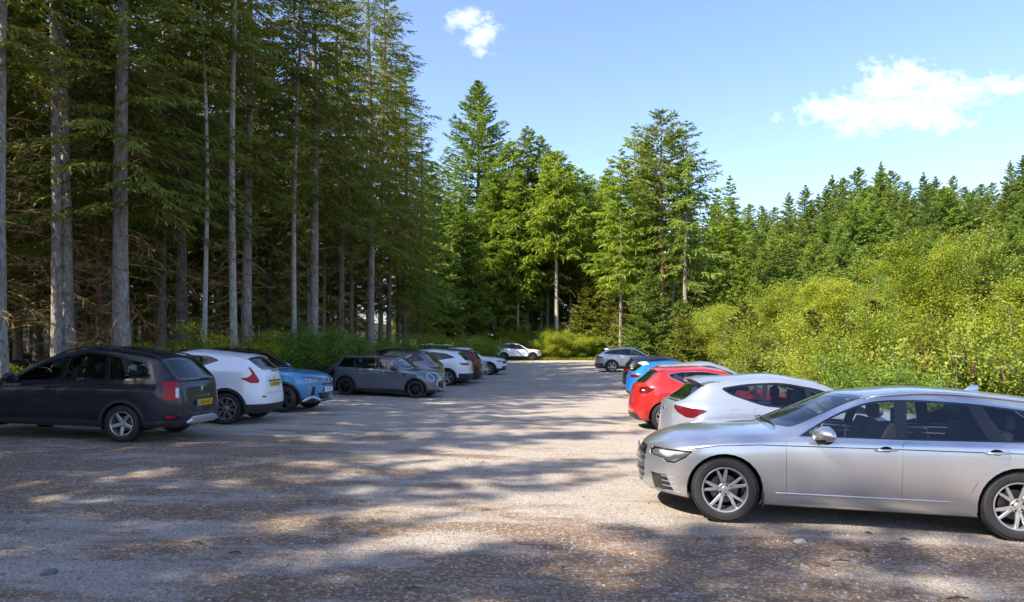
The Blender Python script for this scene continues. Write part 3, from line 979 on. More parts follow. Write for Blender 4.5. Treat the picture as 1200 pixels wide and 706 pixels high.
def estate():
    return dict(name='estate_car', lvl=3, fine=True, L=4.66, W=1.83, H=1.43, zb=.185, fo=.88, wb=2.72, R=.333, rim=.232, tw=.225, wheel='twin5', paint=SILVER,
        top=[(0, .71), (.1, .775), (.30, .855), (.62, .912), (.88, .938), (1.45, .975), (2.22, 1.345), (2.9, 1.43), (3.55, 1.40), (4.12, 1.335), (4.52, 1.02), (4.70, .99)],
        sh=[(0, .66), (.30, .74), (.62, .80), (1.0, .845), (1.45, .885), (2.5, .905), (3.6, .925), (4.3, .93), (4.7, .90)],
        t_cowl=1.45, t_hdr=2.22, t_pk=2.9, t_re=4.12, t_rg=4.52, rw=.665, hood_t=[.60], sh_y=.978,
        nose=[(.18, .09), (.26, .01), (.40, .0), (.56, .0), (.66, .02), (.74, .07), (.80, .12)], tail=[(.2, .06), (.35, 0), (.6, .01), (.8, .05), (1.0, .10)],
        nose_in=.36, belt_up=.018, arch_gap=.038,
        dlo=[(1.60, .912, .02), (2.60, .918, .01), (3.85, .945, .02), (4.32, .985, .06), (3.95, 1.215, .2), (3.35, 1.290, .3), (2.75, 1.312, .3), (2.32, 1.285, .25), (1.95, 1.13, .3)], trim='chrome', trim_w=.014,
        panes=[(1.70, 1.70, 2.50, 2.56, 'f'), (2.60, 2.67, 3.36, 3.22, 'f'), (3.52, 3.34, 5, 5, 'r')],
        crease_line=[(.50, .725), (.8, .785), (1.2, .815), (2.5, .832), (3.6, .842), (4.3, .84)], tA=1.475, tB=2.545, tC=3.50, sill=.125, rh_in=.12, handle_dz=.10,
        dlo_mirror=(1.78, .905),
        head=[[(-.34, .665), (-.30, .615), (-.06, .60), (.02, .595), (.05, .565), (.22, .565), (.40, .635), (.49, .705), (.20, .705), (-.26, .70)]],
        vent=[[(-.28, .42), (.08, .425), (.20, .25), (-.20, .25)]],
        grille=[[(-.40, .64), (-.38, .36), (-.30, .28), (.30, .28), (.38, .36), (.40, .64), (.34, .69), (-.34, .69)]],
        tail_lamp=[[(-.40, .72), (.20, .74), (.36, .86), (.2, .90), (-.40, .90)]],
        rails=(2.3, 4.2, .022, M['satin']), fin=3.55, mudflap=True, clad=None, plates=[], crease5=.75, crease5_from=.3, lamp_round=.008, glass_r=glass('rear_glass_clear', (.66, .73, .71)), handle_mat=SILVER, spin=.2, extra=estate_extra)

def std(name, pm, L, W, H, zb, fo, wb, Rw, cowl, hdr, pk, re, rg, hood0, belt, tA, tB, tC, dlo_rear, **k):
    tc, cz = cowl; th, hz = hdr; bf, br = belt
    up = lambda u: hood0 + (cz - hood0) * u
    top = [(0, hood0 - .055), (.1, hood0), (.30, up(.38)), (.62, up(.66)), (tc, cz), (th, hz), (pk, H), (re[0], re[1]), (rg[0], rg[1]), (L, rg[1] - .03)]
    sh = [(0, hood0 - .085), (.30, hood0 - .02), (.62, hood0 + (bf - hood0) * .45), (tc, bf - .02), ((tc + re[0]) / 2, (bf + br) / 2), (re[0], br), (L, min(br, rg[1]) - .02)]
    bl = lambda t: lin(sh, t) + .025
    tz = lambda t: lin(top, t) - k.get('rail_h', .125)
    t0 = tc + .16
    a0, a1 = bf + .02, hz - .06          # the windscreen pillar at the side
    zp = lambda t: a0 + (a1 - a0) * (t - tc) / (th - tc) - .055
    dlo = [(t0, bl(t0), .02), (tB, bl(tB), .01)] + dlo_rear + [(pk, tz(pk), .3), ((pk + th) / 2, tz((pk + th) / 2), .3), (th + .10, min(tz(th + .1), zp(th + .03)), .2), (th - .2, zp(th - .2), .2)]
    d = dict(name=name, paint=pm, L=L, W=W, H=H, zb=zb, fo=fo, wb=wb, R=Rw, top=top, sh=sh, t_cowl=tc, t_hdr=th, t_pk=pk, t_re=re[0], t_rg=rg[0], tA=tA, tB=tB, tC=tC, dlo=dlo, belt_up=.025,
             dlo_mirror=(tc + .30, bl(tc + .3)), hood_t=[.62] if fo > .75 else [.55],
             nose=[(zb, .10), (zb + .1, .02), (.45, 0), (hood0 - .2, .0), (hood0 - .1, .03), (hood0, .09)], tail=[(zb, .07), (zb + .15, .0), (.62, .02), (.85, .06), (1.05, .10)])
    c0 = tC - .16
    d['panes'] = [(tc + .24, tc + .24, tB - .045, tB - .0, 'f'), (tB + .045, tB + .07, c0, c0 - .12, 'r'), (c0 + .07, c0 - .05, 9, 9, 'r')]
    d.update(k); return d

def pocket_text(txt, t, z, size, s, name='lettering'):
    def fn(p, I):
        y = I['side_y'](t, z, s)
        text_mesh(name, txt, size, M['satin'], I['root'], (I['X0'] - t, y + s * .004, z), (R(90), 0, R(180) if s > 0 else 0), .001)
    return fn

def badge(I, where, z, r, mat, kind):
    """small emblem on the nose or tailgate"""
    x = (I['rear_x'] if where == 'rear' else I['front_x'])(0, z); sg = -1 if where == 'rear' else 1
    b = bmesh.new()
    if kind == 'ring':
        pts = [(x + sg * .012, r * math.cos(2 * math.pi * j / 16), z + r * math.sin(2 * math.pi * j / 16)) for j in range(17)]
        tube(b, pts, r * .14, 6, cap=False); bbox(b, (x + sg * .012, 0, z), (.012, r * 2.1, r * .4), .003)
    elif kind == 'shield':
        bbox(b, (x + sg * .01, 0, z + r * .35), (.014, r * 1.7, r * .8), .006); bbox(b, (x + sg * .01, 0, z - r * .45), (.014, r * .8, r * 1.1), .006)
    elif kind == 'chevron':
        for dz in (0, -r * .7):
            for s in (1, -1): tube(b, [(x + sg * .012, s * r * .8, z + dz - r * .3), (x + sg * .014, 0, z + dz + r * .5)], r * .14, 6)
        pts = [(x + sg * .01, r * .9 * math.cos(2 * math.pi * j / 16), z + 1.25 * r * math.sin(2 * math.pi * j / 16)) for j in range(17)]
        tube(b, pts, r * .1, 6, cap=False)
    else:
        q = bmesh.ops.create_uvsphere(b, u_segments=14, v_segments=8, radius=r)
        for v in q['verts']: v.co = Vector((x + v.co.x * .3, v.co.y, z + v.co.z))
    from_bm('emblem', b, mat, I['root'], auto=40)

def midnight_extra(p, I):
    r = I['root']
    badge(I, 'rear', .90, .05, M['satin'], 'shield')
    z = .775; x = I['rear_x'](0, z)
    for i, ch in enumerate('LOGAN'):
        yy = .20 - i * .10; x = I['rear_x'](yy, z)
        text_mesh('lettering', ch, .055, M['satin'], r, (x - .006, yy, z), (R(90), 0, R(-90)), .002)
    pocket_text('STEPWAY', 1.50, .915, .07, 1)(p, I)
    b = bmesh.new()       # bright skid plate with two pressed pockets
    N = 12; rowsv = []
    for j in range(N + 1):
        y = -.52 + 1.04 * j / N; e = min(1, min(j, N - j) / 2)
        x = I['rear_x'](y, .40)
        rowsv.append([b.verts.new((x - .012, y, .30 + .02 * (1 - e))), b.verts.new((x - .022, y, .33)), b.verts.new((x - .020, y, .33 + .085 * e + .005)), b.verts.new((x - .006, y, .34 + .085 * e + .006))])
    for A, B in zip(rowsv, rowsv[1:]):
        for k in range(3): b.faces.new((A[k], A[k + 1], B[k + 1], B[k]))
    bmesh.ops.recalc_face_normals(b, faces=b.faces)
    from_bm('skid_plate', b, M['satin'], r, auto=50)
    b = bmesh.new(); y0 = .02
    pts = [(I['rear_x'](y, 1.07) - .02, y, 1.07 + .02 * abs(y)) for y in (-.02, -.12, -.25, -.38)]
    tube(b, pts, .011, 6); from_bm('rear_wiper', b, M['black_plastic'], r)

def crossover_extra(p, I):
    r = I['root']
    badge(I, 'rear', .985, .038, M['chrome'], 'ring')
    mesh_part('tailgate_strip', r, M['gloss_black'], lambda b: bbox(b, (I['rear_x'](0, .925) - .012, 0, .925), (.03, .58, .03), .008))
    b = bmesh.new(); pts = [(I['rear_x'](y, 1.14) - .03, y, 1.135) for y in (0, -.12, -.25, -.4)]
    tube(b, pts, .012, 6); from_bm('rear_wiper', b, M['black_plastic'], r)

def blue_extra(p, I):
    r = I['root']
    badge(I, 'front', .83, .05, M['satin'], 'chevron')
    def skid(b):
        for s in (1, -1):
            pts = [(I['front_x'](s * y, .36) + .012, s * y, z) for y, z in ((.36, .30), (.48, .36), (.60, .40), (.70, .34), (.76, .29))]
            tube(b, pts, [.03, .045, .05, .05, .02], 8, flat=.9)
    mesh_part('skid_plate', r, M['satin'], skid)
    def stripe(b):
        for s in (1, -1): tube(b, [(I['front_x'](s * .70, .60) + .008, s * .70, .62), (I['front_x'](s * .70, .48) + .012, s * .69, .47)], .02, 6)
    mesh_part('accent_stripe', r, M['orange'], stripe)
    def drl(b):
        for s in (1, -1):
            tube(b, [(I['front_x'](s * y, .80) + .006, s * y, .795) for y in (.40, .52, .64, .74)], .012, 6)
    mesh_part('grille_bar', r, M['satin'], drl)

def round_lamp_extra(p, I):
    r, X0 = I['root'], I['X0']
    for s in (1, -1):
        b = bmesh.new(); cy, cz = s * .60, .71
        pts = []
        for j in range(25):
            a = 2 * math.pi * j / 24; y, z = cy + .105 * math.cos(a), cz + .125 * math.sin(a)
            pts.append((I['front_x'](y, z) + .012, y, z))
        tube(b, pts, .017, 8, cap=False); from_bm('lamp_ring', b, M['lamp_white'], r)
    b = bmesh.new(); pts = []
    for j in range(29):
        a = 2 * math.pi * j / 28; y, z = .42 * math.copysign(abs(math.cos(a)) ** .6, math.cos(a)), .46 + .17 * math.copysign(abs(math.sin(a)) ** .7, math.sin(a))
        pts.append((I['front_x'](y, z) + .006, y, z))
    tube(b, pts, .018, 8, cap=False); from_bm('grille_frame', b, M['chrome'], r)
    for s in (1, -1):
        b = bmesh.new(); t = 1.16; y = I['side_y'](t, .80, s); bbox(b, (X0 - t, y + s * .004, .80), (.16, .012, .035), .008); from_bm('side_vent', b, M['gloss_black'], r)

def rack_extra(p, I):
    r, X0 = I['root'], I['X0']
    b = bmesh.new()
    for t in (1.9, 2.75):
        for s in (1, -1): bbox(b, (X0 - t, s * .60, p['H'] + .055), (.07, .05, .13), .01)
        bbox(b, (X0 - t, 0, p['H'] + .115), (.07, 1.34, .03), .01)
    from_bm('roof_bar', b, M['black_plastic'], r)
    b = bmesh.new()
    for y in (-.34, -.05, .24):
        bbox(b, (X0 - 2.35, y, p['H'] + .15), (1.45, .07, .03), .01); bbox(b, (X0 - 2.0, y, p['H'] + .19), (.22, .10, .05), .015); bbox(b, (X0 - 2.75, y, p['H'] + .18), (.10, .12, .04), .012)
    from_bm('bike_carrier', b, M['satin'], r)
def badge_rear(z, kind='disc', r_=.045):
    return lambda p, I: badge(I, 'rear', z, r_, M['chrome'], kind)
def badge_front(z, kind='disc', r_=.05):
    return lambda p, I: badge(I, 'front', z, r_, M['chrome'], kind)

HEAD_SUV = [[(-.42, .84), (-.36, .77), (.10, .74), (.30, .80), (.42, .87), (.1, .87)]]
GR_SUV = [[(-.40, .84), (-.36, .62), (.36, .62), (.40, .84)], [(-.55, .44), (-.5, .32), (.5, .32), (.55, .44)]]
def suv(name, pm, L=4.55, W=1.84, H=1.66, **k):
    a = dict(zb=.21, fo=.90, wb=2.70, Rw=.355, cowl=(1.32, 1.08), hdr=(2.12, 1.56), pk=2.75, re=(L - .42, H - .10), rg=(L - .14, 1.10), hood0=.92, belt=(1.02, 1.10),
             tA=1.42, tB=2.42, tC=3.38, dlo_rear=[(L - 1.2, 1.13, .05), (L - .62, 1.24, .08), (L - .85, H - .19, .15)])
    b = dict(head=HEAD_SUV, grille=GR_SUV, tail_lamp=[[(-.35, .92), (.25, .94), (.42, 1.03), (-.35, 1.04)]], clad=.06, clad_z=.38, clad_zr=.56, clad_zf=.36, wheel='star5', tw=.235, trim='chrome', trim_w=.012, rw=.68, rails=(2.2, L - .5, .035, M['satin']),
             spoiler=(.10, .03), reflect=[[(-.42, .50), (-.18, .50), (-.18, .54), (-.42, .54)]], gate_z=.60)
    a.update({q: v for q, v in k.items() if q in a}); b.update({q: v for q, v in k.items() if q not in a})
    return std(name, pm, L, W, H, **a, **b)
def hatch(name, pm, L=4.2, W=1.77, H=1.46, **k):
    a = dict(zb=.17, fo=.84, wb=2.60, Rw=.32, cowl=(1.20, .98), hdr=(2.0, 1.38), pk=2.6, re=(L - .46, H - .09), rg=(L - .17, .98), hood0=.76, belt=(.90, .985),
             tA=1.34, tB=2.30, tC=3.22, dlo_rear=[(L - 1.25, 1.00, .08), (L - .78, 1.14, .08), (L - 1.05, H - .20, .2)])
    b = dict(head=[[(-.38, .72), (-.32, .64), (.10, .60), (.42, .72), (.1, .74)]], grille=[[(-.45, .60), (-.5, .35), (.5, .35), (.45, .60)]], tail_lamp=[[(-.34, .80), (.18, .80), (.38, .90), (.1, .93), (-.34, .92)]], wheel='multi', trim='black', trim_w=.012,
             spoiler=(.13, .03), rear_black=.34, gate_z=.58, plates=[('rear', '', 'y', .50 if False else .74, 0)])
    a.update({q: v for q, v in k.items() if q in a}); b.update({q: v for q, v in k.items() if q not in a})
    return std(name, pm, L, W, H, **a, **b)

DARKRIM = [M['dark_alloy'], M['well'], M['disc']]
def spec_midnight():
    L = 4.45
    return std('estate_car', NAVY, L, 1.735, 1.61, .235, .83, 2.634, .312, (1.25, 1.02), (2.0, 1.44), 2.75, (3.95, 1.455), (4.31, 1.04), .84, (.97, 1.02), 1.36, 2.33, 3.30,
        [(3.45, 1.05, .02), (3.97, 1.075, .05), (3.82, 1.34, .08)], lvl=3, rw=.70, y_rg=.76, fine=True, rail_h=.115,
        tail=[(.23, .06), (.35, .0), (.55, .0), (.70, .05), (.9, .08), (1.05, .11)], tail_in=.14,
        tail_lamp=[[(-.13, .705), (.22, .735), (.23, 1.03), (-.12, 1.045)]], tail_white=[[(-.13, .76), (-.045, .765), (-.045, .93), (-.13, .93)]], tail_mat=M['tail_red'],
        reflect=[[(-.05, .43), (.14, .42), (.14, .46), (-.05, .47)]], head=[[(-.36, .82), (-.32, .70), (.10, .68), (.42, .80), (.1, .83)]], grille=[[(-.40, .78), (-.40, .66), (.4, .66), (.4, .78)]],
        clad=.055, clad_z=.36, clad_zr=.38, clad_zf=.42, wheel='five', rim=.205, tw=.195, rails=(2.05, 4.05, .055, M['black_plastic']), eu=True, plates=[('rear', 'DS68 FUO', 'y', .655, 0)], gate_z=.50, gate_y=.66,
        glass_r=glass('rear_glass_light', (.55, .62, .62)), handle_mat=NAVY, trim='black', trim_w=.008, extra=midnight_extra)
def spec_crossover():
    L = 4.135
    return std('crossover_car', WHITE, L, 1.765, 1.565, .20, .84, 2.53, .334, (1.15, 1.10), (1.95, 1.47), 2.45, (3.60, 1.46), (3.93, 1.145), .90, (1.06, 1.15), 1.28, 2.20, 3.02,
        [(2.75, 1.20, .05), (3.12, 1.335, .05), (2.9, 1.42, .12)], lvl=3, rw=.66, y_rg=.60, fine=True,
        tail=[(.20, .10), (.42, .0), (.60, .01), (.72, .07), (.95, .10), (1.15, .17)], tail_in=.24, mid_y=.97, low_y=1.0,
        tail_lamp=[[(-.14, .93), (-.10, .88), (.14, .88), (.42, .975), (.22, 1.0), (.10, 1.07), (.18, 1.20), (.13, 1.22), (-.02, 1.06)]], head=[[(-.36, .98), (-.32, .90), (.10, .88), (.42, 1.0), (.1, 1.02)]], grille=[[(-.4, .84), (-.3, .6), (.3, .6), (.4, .84)]],
        reflect=[[(-.36, .575), (-.22, .575), (-.22, .605), (-.36, .605)]], clad=.06, clad_z=.36, clad_zr=.43, clad_zf=.42, wheel='multi', rim=.235, tw=.215, plates=[('rear', 'YS62 VLX', 'y', .845, 0)], gate_z=.66, gate_y=.56,
        trim='black', trim_w=.006, spoiler=(.13, .03), rg_side=.07, extra=crossover_extra, rh_in=.3)
def spec_blue():
    L = 4.39
    return suv('crossover_car', BLUE, L, 1.80, 1.62, fo=.84, wb=2.67, Rw=.343, cowl=(1.35, 1.10), hdr=(2.02, 1.53), pk=2.6, hood0=.955, belt=(1.06, 1.10), tA=1.45, tB=2.40, tC=3.3, roof_paint=BLACK, roof_pillars=True, lvl=3,
        nose=[(.2, .12), (.3, .03), (.45, 0), (.75, 0), (.88, .02), (.95, .07)], nose_in=.24,
        head=[[(-.44, .87), (-.42, .815), (.02, .80), (.20, .86), (.30, .905), (.0, .905)]], grille=[[(-.42, .875), (-.42, .815), (.42, .815), (.42, .875)], [(-.36, .74), (-.34, .70), (.34, .70), (.36, .74)], [(-.46, .50), (-.36, .33), (.36, .33), (.46, .50)]],
        vent=[[(-.23, .66), (-.10, .66), (-.06, .42), (-.22, .46)]], clad=.055, clad_z=.36, clad_zf=.30, wheel='five', rim_mats=DARKRIM, rim=.22, rails=None, plates=[('front', 'GU73 FZT', 'w', .585, 0)], extra=blue_extra, trim=None, handle_mat=BLUE)
def spec_mini():
    L = 3.99
    return hatch('hatchback', GREY, L, 1.727, 1.43, zb=.15, fo=.76, wb=2.567, Rw=.308, cowl=(1.20, 1.00), hdr=(1.66, 1.375), pk=2.3, re=(3.60, 1.385), rg=(3.84, 1.00), hood0=.875, belt=(.935, .985), tA=1.22, tB=2.14, tC=2.98, lvl=3, rail_h=.105,
        dlo_rear=[(2.98, .99, .02), (3.66, 1.00, .04), (3.53, 1.30, .05)], roof_paint=ROOFGREY, roof_pillars=False, roof_drop=.085, nose=[(.15, .07), (.25, 0), (.45, 0), (.62, .03), (.75, .10), (.82, .18)], nose_in=.40, nose_len=.8,
        head=[[(-.33, .80), (-.36, .70), (-.30, .60), (-.20, .575), (-.08, .60), (-.04, .70), (-.08, .80), (-.2, .835)]], grille=[[(-.40, .60), (-.42, .34), (.42, .34), (.40, .60)]], tail_lamp=[[(-.22, .74), (.02, .74), (.02, .95), (-.2, .95)]],
        clad=.05, clad_z=.28, clad_zr=.30, clad_zf=.24, wheel='multi', rim=.215, rim_mats=[M['gloss_black'], M['well'], M['disc']], rw=.70, trim='black', trim_w=.01, spoiler=(.08, .03), handle_mat=M['chrome'], mirror_paint=M['gloss_black'], glass_r=M['glass'], handle_dz=.08, extra=round_lamp_extra, plates=[])
def spec_bronze():
    return suv('suv', BROWN, 4.75, 1.93, 1.66, tail_lamp=[[(-.5, .93), (.15, .94), (.34, 1.0), (-.5, 1.005)]], tail_mat=M['tail_dark'], re=(4.05, 1.55), rg=(4.55, 1.10), fo=.89, wb=2.87, Rw=.37, cowl=(1.45, 1.10), hdr=(2.25, 1.57), belt=(1.05, 1.10), tA=1.55, tB=2.55, tC=3.55, hood0=.95, roof_paint=BLACK, head=[[(-.46, .92), (-.42, .85), (.10, .83), (.30, .88), (.34, .925), (.1, .93)]], rails=None, clad_z=.34, clad_zf=.30, wheel='five', trim='black', handle_mat=BROWN, glass_r=M['glass'])
def spec_white_a():
    return suv('suv', WHITE, 4.60, 1.85, 1.64, cowl=(1.3, 1.07), re=(3.95, 1.53), rg=(4.40, 1.12), dlo_rear=[(3.3, 1.14, .05), (3.95, 1.26, .08), (3.55, 1.44, .15)], rails=None, wheel='star5', plates=[('rear', 'SF71', 'y', .74, 0)])
def spec_black_rack():
    return suv('suv', BLACK, 4.60, 1.86, 1.66, tail_lamp=[[(-.16, .88), (.16, .88), (.24, 1.02), (.12, 1.10), (.34, 1.48), (.22, 1.50), (-.02, 1.10), (-.14, 1.02)]], trim='black', extra=rack_extra, plates=[('rear', 'KX19', 'y', .72, 0)], rails=(2.1, 4.1, .04, M['black_plastic']))
def spec_white_b(): return suv('suv', WHITE, 4.45, 1.83, 1.64, rails=None, clad_zf=.40, grille=[[(-.55, .84), (-.5, .66), (.5, .66), (.55, .84)], [(-.6, .52), (-.5, .34), (.5, .34), (.6, .52)]], extra=badge_front(.74))
def spec_white_van(): return suv('car', PALE, 4.35, 1.80, 1.60, rails=None, clad=None)
def spec_white_far(): return suv('suv', WHITE, 4.55, 1.84, 1.67, rails=None, clad=.06, clad_z=.40, wheel='five', rim_mats=DARKRIM, re=(4.0, 1.58), rg=(4.33, 1.15), extra=badge_front(.74))
def spec_enyaq():
    return suv('suv', PALE, 4.65, 1.88, 1.62, fo=.88, wb=2.76, Rw=.37, re=(3.95, 1.48), rg=(4.48, 1.08), dlo_rear=[(3.4, 1.13, .05), (4.20, 1.20, .08), (3.75, 1.40, .2)], clad=.05, clad_z=.40, rails=(2.2, 4.0, .02, M['satin']), wheel='five', roof_paint=None, tail_lamp=[[(-.5, .90), (.2, .92), (.40, 1.0), (-.5, 1.01)]], lvl=2)
def leon_extra(p, I):
    b = bmesh.new()
    text_mesh('lettering', 'FR', .06, M['satin'], I['root'], (I['rear_x'](-.45, .80) - .006, -.45, .80), (R(90), 0, R(-90)), .002)
    b.free(); badge(I, 'rear', .86, .05, M['chrome'], 'disc')
    b = bmesh.new(); pts = [(I['rear_x'](y, 1.03) - .03, y, 1.025) for y in (.0, -.15, -.3, -.42)]
    tube(b, pts, .012, 6); from_bm('rear_wiper', b, M['black_plastic'], I['root'])
def spec_leon():
    L = 4.37
    return hatch('hatchback', PALE, L, 1.80, 1.456, zb=.16, fo=.86, wb=2.686, Rw=.326, cowl=(1.28, .98), hdr=(2.12, 1.36), pk=2.75, re=(3.78, 1.37), rg=(4.17, 1.02), hood0=.76, belt=(.91, .99), tA=1.42, tB=2.36, tC=3.22, lvl=3, rw=.655, tail_in=.26, y_rg=.66,
        dlo_rear=[(3.05, 1.005, .12), (3.50, 1.15, .05), (3.62, 1.23, .06), (3.25, 1.30, .3)], trim='black', trim_w=.008,
        tail=[(.16, .08), (.3, .0), (.60, .0), (.76, .05), (.9, .06), (1.0, .05), (1.1, .12)],
        tail_lamp=[[(-.30, .93), (-.20, .87), (.06, .80), (.22, .80), (.45, .905), (.36, .925), (.0, .945), (-.30, .965)]], tail_mat=M['tail_dark'], flap=(3.45, .865, .10, .075), spoiler=(.20, .028), fine=True, glass_f=M['glass'], glass_r=glass('rear_glass_mid', (.50, .56, .57)), extra=leon_extra, plates=[], rh_in=.30, handle_dz=.10)
def spec_red():
    L = 3.98
    return hatch('hatchback', RED, L, 1.735, 1.47, zb=.17, fo=.80, wb=2.493, Rw=.315, cowl=(1.15, .99), hdr=(1.92, 1.40), pk=2.4, re=(3.38, 1.40), rg=(3.76, 1.03), hood0=.78, belt=(.92, 1.0), tA=1.28, tB=2.22, tC=3.05, lvl=3, tail_in=.30, y_rg=.70,
        dlo_rear=[(2.75, 1.02, .15), (3.16, 1.20, .05), (3.22, 1.26, .04), (2.95, 1.32, .2)], trim='chrome', trim_w=.010, tail=[(.17, .10), (.3, .03), (.45, .0), (.62, .02), (.72, .08), (.9, .08), (1.05, .16)],
        tail_lamp=[[(-.22, .84), (-.10, .82), (.12, .82), (.30, .90), (.34, .955), (.1, .985), (-.22, .96)]], tail_white=[[(-.10, .88), (.02, .88), (.03, .91), (-.10, .91)]], tail_mat=M['tail_dark'], wheel='blade', rim=.215, fine=True, glass_r=M['glass_tint'], plates=[], rear_black=.36, rh_in=.2)
def spec_vivid():
    return hatch('hatchback', VIVID, 4.2, 1.78, 1.47, tail_lamp=[[(-.34, .86), (-.2, .82), (.2, .84), (.36, .94), (-.34, .95)]], tail_mat=M['tail_dark'], re=(3.65, 1.36), rg=(4.02, 1.03), roof_paint=None, plates=[])
def spec_grey_hatch(): return hatch('hatchback', PALE, 4.30, 1.80, 1.55, plates=[], re=(3.85, 1.40))
def spec_black_hatch(): return hatch('hatchback', DEEP, 4.25, 1.79, 1.52, plates=[], re=(3.8, 1.42), rg=(4.1, 1.05), Rw=.33)

# ------------------------------------------------------------------ parking the cars
CARS = []
def park(spec, wheel, side, px, py, ang, label, cat='car', at=None, group=None):
    p = spec(); c = build_car(p); place(c, p, wheel, side, px, py, ang, at)
    tag(c, label, cat, group); CARS.append(c); return c
def build_cars():
    park(estate, 'f', 1, 849, 613, 170.5, 'silver estate car with chrome window trim, nearest on the right, parked nose to the lane')
    park(spec_midnight, 'r', 1, 141, 519, 175, 'very dark blue estate with roof rails and a yellow plate, rear to the lane')
    park(spec_crossover, 'r', 1, 263, 498, 177, 'white crossover with boomerang red tail lamps and a yellow plate beside the dark estate')
    park(spec_blue, 'f', -1, 331, 484, -7, 'mid blue crossover with a black roof, nose to the lane with orange bumper accents')
    park(spec_mini, 'f', -1, 486, 467, -12, 'slate grey small hatchback with round ringed headlights and black wheels')
    park(spec_bronze, 'r', 1, 0, 0, 175, 'bronze grey large SUV with a black roof behind the small slate hatchback', at=(-3.72, 25.5))
    park(spec_white_a, 'r', 1, 523.5, 452.5, 174, 'white SUV with slim red tail lamps, black cladding and five-spoke wheels, rear to the lane')
    park(spec_black_rack, 'r', 1, 0, 0, 175, 'black SUV with tall red tail lamps and silver bike carriers on its roof', at=(-2.55, 32.6))
    park(spec_white_van, 'f', -1, 0, 0, -6, 'pale silver car squeezed between the black rack SUV and a white SUV', at=(-2.25, 35.6))
    park(spec_white_b, 'f', -1, 573, 439.8, -10, 'white SUV with dark wheel arches, nose to the lane, last in the left row')
    park(spec_white_far, 'r', -1, 590.6, 422.6, 0, 'white SUV parked side-on by the trees at the far end')
    park(spec_leon, 'r', -1, 0, 0, -2, 'pale silver hatchback with a roof spoiler and pointed red tail lamp behind the silver estate', at=(3.10, 9.75))
    park(spec_red, 'r', -1, 780, 506, -1, 'bright red hatchback with blade-spoke wheels, tail to the lane')
    park(spec_grey_hatch, 'r', -1, 0, 0, -2, 'silver grey hatchback of which the roof shows above the red one', at=(4.80, 19.5))
    park(spec_vivid, 'r', -1, 0, 0, -2, 'bright blue hatchback with a dark tail lamp, tail to the lane', at=(4.95, 24.4))
    park(spec_black_hatch, 'r', -1, 0, 0, -2, 'near-black dark blue hatchback showing its tail beyond the bright blue one', at=(5.75, 29.8))
    park(spec_enyaq, 'r', -1, 717, 436.5, -2, 'pale silver blue SUV at the far end of the right row', at=None)
# ------------------------------------------------------------------ ground and sky
LEFT_EDGE = [(-30, -13), (8, -12.4), (14, -11.6), (20, -10.2), (26, -9.4), (34, -9.0), (42, -7), (52, -5.2), (60, -4.4), (64, -3.5)]
RIGHT_EDGE = [(-30, 11), (4, 9.6), (12, 8.9), (20, 9.3), (30, 10.6), (42, 12), (56, 12), (64, 10)]
def ground_z(x, y):
    z = lot_z(x, y)
    le, re = lin(LEFT_EDGE, y), lin(RIGHT_EDGE, y)
    out = max(0, le - x) + max(0, x - re) + max(0, y - 65)
    if out > 0:
        k = smooth(0, 4, out)
        z += k * (.12 + .10 * math.sin(x * 1.3 + y * .7) + .08 * math.sin(x * .5 - y * 1.1))
    z += 22 * smooth(30, 210, (x - 4) * 1.05 + (y - 40) * .62) * smooth(12, 40, x)
    z += .8 * smooth(0, 30, -12 - x) + 16 * smooth(48, 120, -x)
    return z

